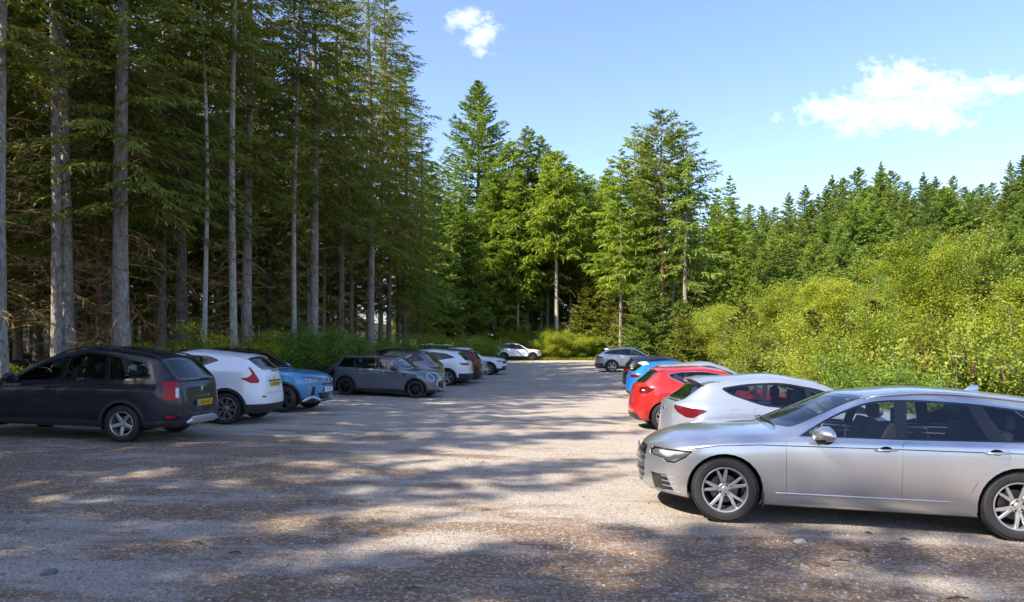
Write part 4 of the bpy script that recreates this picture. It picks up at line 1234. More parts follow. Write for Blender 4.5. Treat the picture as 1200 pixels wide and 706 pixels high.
def build_ground():
    xs = np.concatenate([-np.geomspace(700, 60, 14), np.linspace(-50, -16, 24), np.linspace(-15.6, 15.6, 90), np.linspace(17, 60, 30), np.geomspace(68, 700, 14)])
    ys = np.concatenate([[-400, -200, -100, -60, -40, -25], np.linspace(-18, 30, 130), np.linspace(30.8, 72, 70), np.linspace(74, 160, 36), np.geomspace(175, 900, 12)])
    nx, ny = len(xs), len(ys)
    V = np.zeros((ny, nx, 3), np.float32); lot = np.zeros((ny, nx), np.float32); ndl = np.zeros((ny, nx), np.float32)
    rng = np.random.default_rng(3)
    for j, y in enumerate(ys):
        le, re = lin(LEFT_EDGE, y), lin(RIGHT_EDGE, y)
        for i, x in enumerate(xs):
            z = ground_z(x, y)
            if abs(x) < 16 and -18 < y < 66: z += .012 * math.sin(x * 2.1 + 1.3 * math.sin(y * .9)) * math.sin(y * 1.7 + x * .6) + .006 * math.sin(x * 5.1) * math.sin(y * 4.3)
            V[j, i] = (x, y, z)
            d = min(x - le, re - x, 65.2 - y)
            lot[j, i] = max(-4, min(4, d))
            # fallen needles lie thickest near the trees on the left and in front of the nearest car
            a = math.exp(-((x + 6.5) / 5.0) ** 2 - ((y - 9.5) / 4.0) ** 2) + .95 * math.exp(-((x - 3.4) / 3.4) ** 2 - ((y - 5.3) / 1.2) ** 2) + .5 * math.exp(-((x - 0) / 3) ** 2 - ((y - 5.6) / 1.5) ** 2) + .2
            ndl[j, i] = min(1, a)
    idx = np.arange(nx * ny).reshape(ny, nx)
    F = np.stack([idx[:-1, :-1], idx[:-1, 1:], idx[1:, 1:], idx[1:, :-1]], -1).reshape(-1, 4)
    m = bpy.data.materials.new('gravel_and_forest_floor'); n, l = nt(m)
    b = n['Principled BSDF']; b.inputs['Roughness'].default_value = .92; b.inputs['Specular IOR Level'].default_value = .25
    tc = n.new('ShaderNodeTexCoord')
    def noise(sc, det=6, rough=.6, stretch=None):
        t = n.new('ShaderNodeTexNoise'); t.inputs['Scale'].default_value = sc; t.inputs['Detail'].default_value = det; t.inputs['Roughness'].default_value = rough
        if stretch:
            mp = n.new('ShaderNodeMapping'); mp.inputs['Scale'].default_value = stretch; l.new(tc.outputs['Object'], mp.inputs['Vector']); l.new(mp.outputs[0], t.inputs['Vector'])
        else: l.new(tc.outputs['Object'], t.inputs['Vector'])
        return t.outputs['Fac']
    def ramp(fac, stops):
        r = n.new('ShaderNodeValToRGB'); e = r.color_ramp.elements
        while len(e) < len(stops): e.new(.5)
        for q, (p_, c) in zip(e, stops): q.position = p_; q.color = (*c, 1)
        l.new(fac, r.inputs[0]); return r.outputs[0]
    def mix(f, a, c, mode='MIX'):
        x = n.new('ShaderNodeMix'); x.data_type = 'RGBA'; x.blend_type = mode
        for s_, v in ((0, f), (6, a), (7, c)):
            if isinstance(v, (int, float)): x.inputs[s_].default_value = v
            elif isinstance(v, tuple): x.inputs[s_].default_value = (*v, 1)
            else: l.new(v, x.inputs[s_])
        return x.outputs[2]
    def mth(op, a, c=None, clamp=False):
        x = n.new('ShaderNodeMath'); x.operation = op; x.use_clamp = clamp
        for s_, v in ((0, a), (1, c)):
            if v is None: continue
            if isinstance(v, (int, float)): x.inputs[s_].default_value = v
            else: l.new(v, x.inputs[s_])
        return x.outputs[0]
    # gravel: fine stone mosaic at three sizes over compacted grit
    def vor(sc, feat='F1'):
        v = n.new('ShaderNodeTexVoronoi'); v.inputs['Scale'].default_value = sc; v.feature = feat; l.new(tc.outputs['Object'], v.inputs['Vector']); return v
    v1, v2, v3 = vor(78), vor(165), vor(22)
    big = noise(.35, 5, .6); mid = noise(2.2, 6, .65); fin = noise(38, 5, .7)
    base = ramp(big, [(.3, (.225, .203, .168)), (.5, (.30, .273, .23)), (.7, (.37, .34, .295))])
    stone = ramp(v1.outputs['Color'], [(.08, (.085, .075, .07)), (.45, (.26, .235, .215)), (.75, (.38, .35, .32)), (.95, (.60, .57, .53))])
    gcol = mix(.68, base, stone)
    st2 = ramp(v2.outputs['Color'], [(.1, (.10, .088, .078)), (.6, (.28, .25, .225)), (.95, (.64, .61, .57))])
    gcol = mix(mth('MULTIPLY', ramp(fin, [(.42, (0, 0, 0)), (.6, (1, 1, 1))]), .6), gcol, st2)
    gcol = mix(.5, gcol, ramp(mid, [(.25, (.45, .42, .38)), (.75, (.62, .60, .57))]), 'MULTIPLY')
    gcol = mix(1.0, gcol, (1.84, 1.79, 1.69), 'MULTIPLY')
    # needle litter and soil in drifts
    nd = n.new('ShaderNodeAttribute'); nd.attribute_name = 'needles'
    dr = noise(.9, 7, .72, (.55, 1.6, 1)); dr2 = noise(26, 4, .6)
    litter = mix(dr2, (.068, .038, .018), (.27, .150, .066))
    msk = mth('ADD', mth('MULTIPLY', nd.outputs['Fac'], .42), mth('MULTIPLY', mth('SUBTRACT', dr, .60), 1.7))
    msk = mth('MULTIPLY', msk, 5.0, True)
    msk = mth('MULTIPLY', msk, mth('MULTIPLY', ramp(dr2, [(.36, (0, 0, 0)), (.52, (1, 1, 1))]), .85))
    gcol = mix(msk, gcol, litter)
    # outside the car park: moss, grass and needles
    lt = n.new('ShaderNodeAttribute'); lt.attribute_name = 'lot'
    edge = mth('ADD', lt.outputs['Fac'], mth('MULTIPLY', mth('SUBTRACT', noise(1.1, 6, .7), .5), 2.2))
    em = mth('MULTIPLY', mth('ADD', edge, .35), 1.6, True)
    soil = mix(ramp(noise(.7, 6, .65), [(.4, (0, 0, 0)), (.58, (1, 1, 1))]), (.034, .024, .016), (.042, .056, .014))
    soil = mix(.5, soil, ramp(noise(14, 5), [(.3, (.4, .4, .4)), (.7, (1, 1, 1))]), 'MULTIPLY')
    col = mix(em, soil, gcol)
    l.new(col, b.inputs['Base Color'])
    hgt = mth('ADD', mth('MULTIPLY', mth('SUBTRACT', 1.0, v1.outputs['Distance']), .55), mth('ADD', mth('MULTIPLY', mth('SUBTRACT', 1.0, v2.outputs['Distance']), .3), mth('ADD', mth('MULTIPLY', fin, .8), mth('MULTIPLY', mid, 2.0))))
    bp = n.new('ShaderNodeBump'); bp.inputs['Strength'].default_value = 1; bp.inputs['Distance'].default_value = .018
    l.new(hgt, bp.inputs['Height']); l.new(bp.outputs[0], b.inputs['Normal'])
    o = from_np('ground', V.reshape(-1, 3), F, m, smooth=True)
    for nm, arr in (('lot', lot), ('needles', ndl)):
        a = o.data.attributes.new(nm, 'FLOAT', 'POINT'); a.data.foreach_set('value', arr.ravel())
    tag(o, 'gravel car park and mossy forest floor', 'ground', kind='structure')
    return o

SUN = Vector((-.60, -.40, .69)).normalized()
def build_sky(strength=.14, sun=5.0):
    w = bpy.data.worlds.new('World'); scene.world = w; w.use_nodes = True
    n, l = w.node_tree.nodes, w.node_tree.links
    bg = n['Background']
    sk = n.new('ShaderNodeTexSky'); sk.sky_type = 'NISHITA'; sk.sun_disc = False
    sk.sun_elevation = math.asin(SUN.z); sk.sun_rotation = math.atan2(SUN.x, SUN.y)
    sk.air_density = 1.0; sk.dust_density = .9; sk.ozone_density = 3.0
    tc = n.new('ShaderNodeTexCoord'); sp = n.new('ShaderNodeSeparateXYZ'); l.new(tc.outputs['Generated'], sp.inputs[0])
    def mth(op, a, c=None, clamp=False):
        x = n.new('ShaderNodeMath'); x.operation = op; x.use_clamp = clamp
        for s_, v in ((0, a), (1, c)):
            if v is None: continue
            if isinstance(v, (int, float)): x.inputs[s_].default_value = v
            else: l.new(v, x.inputs[s_])
        return x.outputs[0]
    yy = mth('MAXIMUM', sp.outputs[1], .02)
    u, v = mth('DIVIDE', sp.outputs[0], yy), mth('DIVIDE', sp.outputs[2], yy)
    cb = n.new('ShaderNodeCombineXYZ'); l.new(u, cb.inputs[0]); l.new(v, cb.inputs[1])
    def nz(sc, det, rough, off=0):
        t = n.new('ShaderNodeTexNoise'); t.inputs['Scale'].default_value = sc; t.inputs['Detail'].default_value = det; t.inputs['Roughness'].default_value = rough
        mp = n.new('ShaderNodeMapping'); mp.inputs['Location'].default_value = (off, off * .7, 0); mp.inputs['Scale'].default_value = (1, 1.5, 1)
        l.new(cb.outputs[0], mp.inputs['Vector']); l.new(mp.outputs[0], t.inputs['Vector']); return t.outputs['Fac']
    n1, n2 = nz(15, 9, .62), nz(48, 6, .65, 3)
    total = None
    for (cu, cv, ru, rv, gain) in ((-.060, .470, .036, .022, 1.0), (-.043, .448, .032, .030, 1.0), (.545, .333, .15, .034, 1.0), (.565, .375, .085, .042, 1.0), (.475, .335, .065, .030, .95), (.63, .362, .10, .036, .9), (.73, .372, .09, .024, .75), (.475, .247, .07, .014, .38)):
        a = mth('DIVIDE', mth('SUBTRACT', u, cu), ru); c = mth('DIVIDE', mth('SUBTRACT', v, cv), rv)
        d = mth('ADD', mth('MULTIPLY', a, a), mth('MULTIPLY', c, c))
        g = mth('MULTIPLY', mth('MAXIMUM', mth('SUBTRACT', 1.0, mth('MULTIPLY', mth('SQRT', d), .62)), 0.0), gain)
        total = g if total is None else mth('MAXIMUM', total, g)
    shp = mth('ADD', mth('MULTIPLY', mth('SUBTRACT', n1, .5), 2.2), mth('MULTIPLY', mth('SUBTRACT', n2, .5), 1.3))
    raw = mth('MULTIPLY', mth('SUBTRACT', mth('ADD', mth('MULTIPLY', total, 1.25), mth('MULTIPLY', shp, .9)), .50), .62, True)
    den = mth('MULTIPLY', mth('MULTIPLY', raw, mth('SUBTRACT', 1.75, raw)), mth('MULTIPLY', total, 2.2, True), True)
    mx = n.new('ShaderNodeMix'); mx.data_type = 'RGBA'
    l.new(mth('MULTIPLY', den, .95), mx.inputs[0]); tn = n.new('ShaderNodeMix'); tn.data_type = 'RGBA'; tn.blend_type = 'MULTIPLY'; tn.inputs[0].default_value = 1; tn.inputs[7].default_value = (1.0, .945, 1.03, 1)
    l.new(sk.outputs[0], tn.inputs[6]); l.new(tn.outputs[2], mx.inputs[6])
    cc = n.new('ShaderNodeMix'); cc.data_type = 'RGBA'; cc.inputs[6].default_value = (4.3, 4.7, 5.4, 1); cc.inputs[7].default_value = (6.3, 6.4, 6.7, 1)
    l.new(mth('MULTIPLY', mth('SUBTRACT', n2, .33), 3.2, True), cc.inputs[0]); l.new(cc.outputs[2], mx.inputs[7])
    l.new(mx.outputs[2], bg.inputs['Color']); bg.inputs['Strength'].default_value = strength
    s = bpy.data.lights.new('sun', 'SUN'); s.energy = sun; s.angle = R(.53); s.color = (1, .905, .775)
    so = bpy.data.objects.new('sun', s); COL.objects.link(so); so.location = (-60, -40, 69)
    so.rotation_euler = SUN.to_track_quat('Z', 'Y').to_euler()
def build_camera():
    cam = bpy.data.cameras.new('camera'); co = bpy.data.objects.new('camera', cam); COL.objects.link(co)
    co.location = (0, 0, CAM_Z); co.rotation_euler = (R(90), 0, 0); cam.sensor_width = 36; cam.lens = 24; cam.shift_y = 46 / 1200
    cam.clip_start = .05; cam.clip_end = 3000; scene.camera = co
    vs = scene.view_settings; vs.view_transform = 'Standard'; vs.look = 'None'; vs.gamma = 1; vs.exposure = 1.25; vs.use_curve_mapping = False
    c = scene.cycles; c.use_denoising = True; c.max_bounces = 8; c.diffuse_bounces = 3; c.glossy_bounces = 4; c.transmission_bounces = 6; c.transparent_max_bounces = 12
    c.use_adaptive_sampling = True; c.adaptive_threshold = .015; c.caustics_reflective = False; c.caustics_refractive = False; c.sample_clamp_indirect = 6
# ------------------------------------------------------------------ foliage
def leafmat(name, dark, light, trans=.35, rough=.55, osc=.25):
    m = bpy.data.materials.new(name); n, l = nt(m)
    n.remove(n['Principled BSDF']); out = n['Material Output']
    at = n.new('ShaderNodeAttribute'); at.attribute_name = 'tone'
    oi = n.new('ShaderNodeObjectInfo')
    a = n.new('ShaderNodeMath'); a.operation = 'MULTIPLY_ADD'; a.inputs[1].default_value = osc; l.new(oi.outputs['Random'], a.inputs[0]); l.new(at.outputs['Fac'], a.inputs[2])
    a2 = n.new('ShaderNodeMath'); a2.operation = 'SUBTRACT'; a2.inputs[1].default_value = osc / 2; l.new(a.outputs[0], a2.inputs[0]); a2.use_clamp = True
    mx = n.new('ShaderNodeMix'); mx.data_type = 'RGBA'; mx.inputs[6].default_value = (*dark, 1); mx.inputs[7].default_value = (*light, 1)
    l.new(a2.outputs[0], mx.inputs[0])
    d = n.new('ShaderNodeBsdfPrincipled'); d.inputs['Roughness'].default_value = rough; d.inputs['Specular IOR Level'].default_value = .3
    t = n.new('ShaderNodeBsdfTranslucent')
    l.new(mx.outputs[2], d.inputs['Base Color'])
    tg = n.new('ShaderNodeMix'); tg.data_type = 'RGBA'; tg.blend_type = 'MULTIPLY'; tg.inputs[0].default_value = 1; tg.inputs[7].default_value = (1.25, 1.3, .7, 1)
    l.new(mx.outputs[2], tg.inputs[6]); l.new(tg.outputs[2], t.inputs['Color'])
    ms = n.new('ShaderNodeMixShader'); ms.inputs[0].default_value = trans
    l.new(d.outputs[0], ms.inputs[1]); l.new(t.outputs[0], ms.inputs[2]); l.new(ms.outputs[0], out.inputs['Surface'])
    return m
def bark(name, a, b_, sc=9):
    m = bpy.data.materials.new(name); n, l = nt(m); p = n['Principled BSDF']; p.inputs['Roughness'].default_value = .9; p.inputs['Specular IOR Level'].default_value = .2
    tc = n.new('ShaderNodeTexCoord'); mp = n.new('ShaderNodeMapping'); mp.inputs['Scale'].default_value = (1, 1, .35); l.new(tc.outputs['Object'], mp.inputs[0])
    v = n.new('ShaderNodeTexVoronoi'); v.inputs['Scale'].default_value = sc * 2.2; l.new(mp.outputs[0], v.inputs['Vector'])
    t = n.new('ShaderNodeTexNoise'); t.inputs['Scale'].default_value = sc; t.inputs['Detail'].default_value = 7; t.inputs['Roughness'].default_value = .7; l.new(mp.outputs[0], t.inputs['Vector'])
    r = n.new('ShaderNodeValToRGB'); e = r.color_ramp.elements; e[0].position = .32; e[0].color = (*a, 1); e[1].position = .68; e[1].color = (*b_, 1); l.new(t.outputs['Fac'], r.inputs[0])
    mx = n.new('ShaderNodeMix'); mx.data_type = 'RGBA'; mx.blend_type = 'MULTIPLY'; mx.inputs[0].default_value = .6
    r2 = n.new('ShaderNodeValToRGB'); r2.color_ramp.elements[0].color = (1, 1, 1, 1); r2.color_ramp.elements[1].color = (.4, .38, .36, 1); r2.color_ramp.elements[1].position = .75; l.new(v.outputs['Distance'], r2.inputs[0])
    l.new(r.outputs[0], mx.inputs[6]); l.new(r2.outputs[0], mx.inputs[7]); l.new(mx.outputs[2], p.inputs['Base Color'])
    bp = n.new('ShaderNodeBump'); bp.inputs['Strength'].default_value = 1; bp.inputs['Distance'].default_value = .03; bp.invert = True; l.new(v.outputs['Distance'], bp.inputs['Height']); l.new(bp.outputs[0], p.inputs['Normal'])
    return m
LM = dict(
    spruce=leafmat('spruce_needles', (0.088, 0.117, 0.020), (0.257, 0.268, 0.037), 0.34, osc=.45),
    spruce_mid=leafmat('spruce_needles_sunlit', (0.086, 0.145, 0.024), (0.244, 0.316, 0.045), 0.4, osc=.45),  # spruce colour with the sunlit tone of the farther trees put in
    larch=leafmat('larch_needles', (0.145, 0.218, 0.025), (0.315, 0.379, 0.043), 0.46, osc=.45),
    pine=leafmat('pine_needles', (0.099, 0.147, 0.039), (0.252, 0.284, 0.061), 0.36, osc=.45),
    hill=leafmat('hill_needles', (0.099, 0.161, 0.038), (0.275, 0.338, 0.068), 0.42, osc=.5),  # both hill needle colours lightened in place of distance haze
    hill_light=leafmat('hill_light_needles', (0.148, 0.224, 0.046), (0.285, 0.358, 0.065), 0.42, osc=.4),
    birch=leafmat('birch_leaves', (0.154, 0.214, 0.017), (0.362, 0.384, 0.031), .42, osc=.75),
    willow=leafmat('willow_leaves', (0.162, 0.228, 0.019), (0.382, 0.419, 0.036), .42, osc=.75),
    gorse=leafmat('broom_leaves', (0.075, 0.147, 0.018), (0.212, 0.315, 0.036), .3, osc=.45),
    scrub=leafmat('scrub_leaves', (0.135, 0.204, 0.023), (0.292, 0.333, 0.049), .35),
    dry=leafmat('dry_scrub_leaves', (0.184, 0.168, 0.038), (0.351, 0.281, 0.065), .35, osc=.45),
    fern=leafmat('fern_fronds', (0.098, 0.169, 0.015), (0.238, 0.299, 0.030), .4),
    grass=leafmat('grass_blades', (0.112, 0.168, 0.018), (0.275, 0.312, 0.035), .4),
    dead=leafmat('dead_twigs', (0.121, 0.082, 0.037), (0.405, 0.269, 0.104), .05, .9),
    pink=leafmat('foxglove_bells', (.45, .06, .22), (.62, .20, .40), .3),
    cream=leafmat('umbel_flowers', (.6, .6, .5), (.8, .8, .72), .2),
)
BK = dict(grey=bark('bark_grey', (.22, .185, .15), (.52, .475, .42)), dark=bark('bark_dark', (.085, .07, .058), (.24, .205, .17)), pine=bark('bark_pine', (.16, .075, .04), (.33, .19, .12)), pale=bark('bark_pale', (.36, .325, .28), (.66, .62, .55), 12), red=bark('bark_red', (.11, .05, .03), (.24, .12, .07)))

def unit(a): return a / np.maximum(1e-9, np.linalg.norm(a, axis=-1, keepdims=True))
def kites(base, d, nrm, ln, wd, rng):
    """one kite-shaped blade per row: base point, direction, flat normal, length, half width -> verts (4N), faces"""
    side = unit(np.cross(d, nrm))
    N = len(base)
    V = np.empty((N, 4, 3))
    V[:, 0] = base; V[:, 1] = base + d * (ln * .42)[:, None] + side * wd[:, None]
    V[:, 2] = base + d * ln[:, None]; V[:, 3] = base + d * (ln * .42)[:, None] - side * wd[:, None]
    return V.reshape(-1, 3), np.arange(N * 4).reshape(-1, 4)

def conifer_crown(rng, H, base, rad, nwh, per, twigs, twl, tww, lift=.10, droop=.42, tip=.30, shape=.85, hang=.35, open_=0.0, sub=2, ragged=.25, low_r=.75):
    B, D, NN, LN, WD, TN = [], [], [], [], [], []
    zs = base + (H - base) * (np.linspace(0, 1, nwh) ** .92)
    for i, z in enumerate(zs):
        f = (z - base) / (H - base)
        env = rad * min(1, low_r + f * 1.4) * (1 - f) ** shape + .05
        k = max(3, int(round(per * (1 - .35 * f))))
        for a in rng.uniform(0, 6.28) + np.arange(k) * 6.2832 / k + rng.normal(0, .25, k):
            if rng.random() < open_: continue
            l = env * rng.uniform(1 - ragged, 1 + ragged * .6)
            z0 = z + rng.normal(0, (H - base) / nwh * .35)
            li = lift * rng.uniform(.3, 1.8) + .55 * f * f; dr = droop * rng.uniform(.7, 1.3) * (1 - .75 * f)
            n = max(5, int(twigs * (.35 + .65 * l / rad)))
            u = np.clip(np.linspace(.10, 1, n) + rng.normal(0, .03, n), .05, 1)
            rr = l * u; zz = z0 + l * (li * u - dr * u ** 2 + tip * dr * u ** 4)
            ax = np.array([math.cos(a), math.sin(a), 0]); sd = np.array([-math.sin(a), math.cos(a), 0])
            dz = li - 2 * dr * u + 4 * tip * dr * u ** 3
            tang = unit(ax[None] + np.array([0, 0, 1])[None] * dz[:, None])
            P = np.stack([rr * math.cos(a), rr * math.sin(a), zz], 1)
            bt = rng.uniform(.15, .75)
            for s in (1, -1):
                ang = rng.uniform(.6, 1.05, n) * (1 - .35 * u)
                d = unit(tang * np.cos(ang)[:, None] + sd[None] * (s * np.sin(ang))[:, None] + np.array([0, 0, -1])[None] * (hang * rng.uniform(.2, 1.3, n))[:, None])
                ln = twl * rng.uniform(.7, 1.25, n) * (.55 + .75 * np.sin(np.clip(u, 0, 1) * 2.6)) * (.13 + .87 * min(1, l / rad) ** .8)
                nr = unit(np.array([0, 0, 1])[None] + rng.normal(0, .7, (n, 3)))
                B.append(P); D.append(d); NN.append(nr); LN.append(ln); WD.append(np.full(n, tww) * rng.uniform(.7, 1.2, n)); TN.append(np.clip(bt + rng.normal(0, .16, n) + .18 * (u - .5), 0, 1))
                for q in range(sub):
                    m = P + d * (ln * (.25 + .3 * q))[:, None]
                    d2 = unit(d + tang * rng.uniform(.3, 1.1, (n, 1)) * (1 if q % 2 else -.35) + rng.normal(0, .35, (n, 3)) + np.array([0, 0, -hang * .5])[None])
                    B.append(m); D.append(d2); NN.append(unit(nr + rng.normal(0, .5, (n, 3)))); LN.append(ln * rng.uniform(.4, .7, n)); WD.append(np.full(n, tww * .8)); TN.append(np.clip(bt + rng.normal(0, .18, n), 0, 1))
            # the bough's own leading shoot
            B.append(P[::2]); D.append(tang[::2]); NN.append(np.tile([0, 0, 1.], (len(P[::2]), 1))); LN.append(np.full(len(P[::2]), 2.4 * l / n)); WD.append(np.full(len(P[::2]), tww * .8)); TN.append(np.full(len(P[::2]), bt))
    B, D, NN = np.concatenate(B), np.concatenate(D), np.concatenate(NN); LN, WD, TN = np.concatenate(LN), np.concatenate(WD), np.concatenate(TN)
    V, F = kites(B, D, NN, LN, WD, rng)
    return V, F, np.repeat(TN, 4)

def sticks(rng, z0, z1, n, l0, l1, r0, sag=.3, forks=4, w=.018):
    """bare dead branches round the lower stem"""
    B, D, NN, LN, WD = [], [], [], [], []
    for _ in range(n):
        z = rng.uniform(z0, z1); a = rng.uniform(0, 6.28); l = rng.uniform(l0, l1); s = rng.uniform(-.3, .25)
        p = np.array([math.cos(a) * r0, math.sin(a) * r0, z]); d = np.array([math.cos(a), math.sin(a), s]); k = 4
        for i in range(k):
            d = unit(d + rng.normal(0, .10, 3) + np.array([0, 0, -sag * .35])); L = l / k
            for nr in (np.array([0, 0, 1.]), np.cross(d, [0, 0, 1.])):
                B.append(p - d * L * .15); D.append(d); NN.append(unit(nr + 1e-6)); LN.append(L * 1.35); WD.append(w * (1 - .2 * i))
            for _f in range(forks):
                q = p + d * L * rng.random(); d3 = unit(d + rng.normal(0, .7, 3) + np.array([0, 0, -sag]))
                B.append(q); D.append(d3); NN.append(unit(rng.normal(0, 1, 3))); LN.append(l * rng.uniform(.12, .32)); WD.append(w * .45)
            p = p + d * L
    V, F = kites(np.array(B), np.array(D), np.array(NN), np.array(LN), np.array(WD), rng)
    return V, F, np.repeat(np.clip(rng.normal(.5, .25, len(B)), 0, 1), 4)

def trunk_mesh(rng, H, r, lean=(0, 0), n=12, flare=.35, wob=.10):
    K = 16; zs = np.linspace(-.4, H, K + 1); zs[1] = .05
    ph = rng.uniform(0, 6.28, 4)
    V = []
    for z in zs:
        u = max(0, z) / H
        rr = r * (1 - u) ** .8 * (1 + flare * math.exp(-max(0, z) * 2.2)) + .012
        cx = lean[0] * z + wob * math.sin(u * 5 + ph[0]) * u * 2; cy = lean[1] * z + wob * math.sin(u * 4 + ph[1]) * u * 2
        for k in range(n):
            a = 6.2832 * k / n; q = 1 + .06 * math.sin(3 * a + ph[2]) + .15 * math.sin(5 * a + ph[3]) * math.exp(-max(0, z) * 3)
            V.append((cx + rr * q * math.cos(a), cy + rr * q * math.sin(a), z))
    idx = np.arange((K + 1) * n).reshape(K + 1, n)
    F = np.stack([idx[:-1], np.roll(idx[:-1], -1, 1), np.roll(idx[1:], -1, 1), idx[1:]], -1).reshape(-1, 4)
    return np.array(V), F

def conifer(name, seed, H, base, rad, tr, mat, bk, nwh=34, per=6, twigs=10, twl=.55, tww=.05, dead=40, deadz=None, lean=(0, 0), **k):
    rng = np.random.default_rng(seed)
    root = empty(name)
    V, F = trunk_mesh(rng, H * .99, tr, lean)
    from_np('trunk', V, F, BK[bk], root, smooth=True)
    V, F, T = conifer_crown(rng, H, base, rad, nwh, per, twigs, twl, tww, **k)
    V = V + np.stack([lean[0] * V[:, 2], lean[1] * V[:, 2], 0 * V[:, 2]], 1)
    from_np('crown', V, F, LM[mat], root, colattr=T)
    if dead:
        z0, z1 = deadz or (1.6, base + 3)
        V, F, T = sticks(rng, z0, z1, dead, .5, rad * .75, tr * .8)
        V = V + np.stack([lean[0] * V[:, 2], lean[1] * V[:, 2], 0 * V[:, 2]], 1)
        from_np('dead_branches', V, F, LM['dead'], root, colattr=T)
    return root

def broad(name, seed, H, spread, mat, bk, stems=5, leaves=5000, ls=.06, upright=.7, stem_r=.03, clump=.28, low=.15, narrow=.45, twiggy=7, kids='crown'):
    """a many-stemmed shrub or young broadleaved tree: bent stems, side branches and separate leaves along them"""
    rng = np.random.default_rng(seed)
    root = empty(name)
    b = bmesh.new(); tips = []; wts = []
    for s in range(stems):
        a = 6.28 * s / stems + rng.uniform(-.5, .5); out = spread * rng.uniform(.25, .95) * (1 if stems > 1 else .12); h = H * rng.uniform(.72, 1.0) * (1 if stems == 1 else 1 - .35 * (out / spread) ** 2)
        pts = []
        x0, y0 = .15 * spread * math.cos(a) * (stems > 1), .15 * spread * math.sin(a) * (stems > 1)
        N = 7; w1 = rng.normal(0, .05 * H, 2)
        for i in range(N + 1):
            u = i / N; q = u ** (1.0 + upright)
            pts.append(np.array([x0 + out * math.cos(a) * q + w1[0] * math.sin(u * 3), y0 + out * math.sin(a) * q + w1[1] * math.sin(u * 3.4), -.1 + (h + .1) * u]))
        tube(b, [tuple(p) for p in pts], [stem_r * (1 - .85 * i / N) + .004 for i in range(N + 1)], 5, cap=False)
        for j in range(twiggy):
            u = rng.uniform(low, .97); i = min(N - 1, int(u * N)); p = pts[i] + (pts[i + 1] - pts[i]) * (u * N - i)
            aa = rng.uniform(0, 6.28); L = (spread * .55 if stems > 1 else spread) * rng.uniform(.5, 1.1) * (1.05 - .7 * u)
            d = np.array([math.cos(aa), math.sin(aa), rng.uniform(.25, .9)]); br = [p]
            for _ in range(4):
                d = d + rng.normal(0, .18, 3); d = d / np.linalg.norm(d); br.append(br[-1] + d * L / 4)
            tube(b, [tuple(q) for q in br], [stem_r * .42 * (1 - .2 * k) * (1.1 - u) + .003 for k in range(5)], 4, cap=False)
            for q, w in zip(br[1:], (.7, 1, 1.1, 1)): tips.append(q); wts.append(w * (.5 + L))
        for i in range(int(N * max(low, .3)) + 1, N + 1): tips.append(pts[i]); wts.append(.6)
    from_bm('stem', b, BK[bk], root)
    tips = np.array(tips); wts = np.array(wts); wts /= wts.sum()
    k = rng.choice(len(tips), leaves, p=wts)
    P = tips[k] + rng.normal(0, 1, (leaves, 3)) * (clump * np.array([1, 1, .8]))
    P[:, 2] = np.abs(P[:, 2])
    d = unit(rng.normal(0, 1, (leaves, 3)) + np.array([0, 0, .15])); nr = unit(rng.normal(0, .6, (leaves, 3)) + np.array([0, 0, .8]))
    d = unit(d - nr * (d * nr).sum(1, keepdims=True) * .8)
    ln = ls * rng.uniform(.6, 1.5, leaves)
    V, F = kites(P, d, nr, ln, ln * narrow * .55, rng)
    tone = np.clip(rng.uniform(.25, .75, len(tips))[k] + rng.normal(0, .08, leaves), 0, 1)
    from_np(kids, V, F, LM[mat], root, colattr=np.repeat(tone, 4))
    return root

def blades(name, rng, pts, h0, h1, w, mat, spread=.5, per=1, parent=None):
    n = len(pts); B = np.repeat(np.array(pts), per, 0); n = len(B)
    B = B + np.concatenate([rng.normal(0, .04, (n, 2)), np.zeros((n, 1))], 1)
    d = unit(np.array([0, 0, 1.]) + np.concatenate([rng.normal(0, spread, (n, 2)), np.zeros((n, 1))], 1))
    a = rng.uniform(0, 6.28, n); nr = np.stack([np.cos(a), np.sin(a), np.zeros(n)], 1)
    V, F = kites(B, d, nr, rng.uniform(h0, h1, n), w * rng.uniform(.6, 1.3, n), rng)
    return from_np(name, V, F, LM[mat], parent, colattr=np.repeat(np.clip(rng.normal(.5, .25, n), 0, 1), 4))
# ------------------------------------------------------------------ planting
RNG = np.random.default_rng(11)
def stand(o, x, y, rz=None, sc=1.0, dz=0.0):
    o.location = (x, y, ground_z(x, y) - dz); o.rotation_euler = (0, 0, RNG.uniform(0, 6.28) if rz is None else rz)
    o.scale = sc if isinstance(sc, tuple) else (sc, sc, sc)
    return o
def X(px, Y): return (px - 600) / FPX * Y
def top_h(py, Y, x): return (HOR - py) / FPX * Y + CAM_Z - ground_z(x, Y)

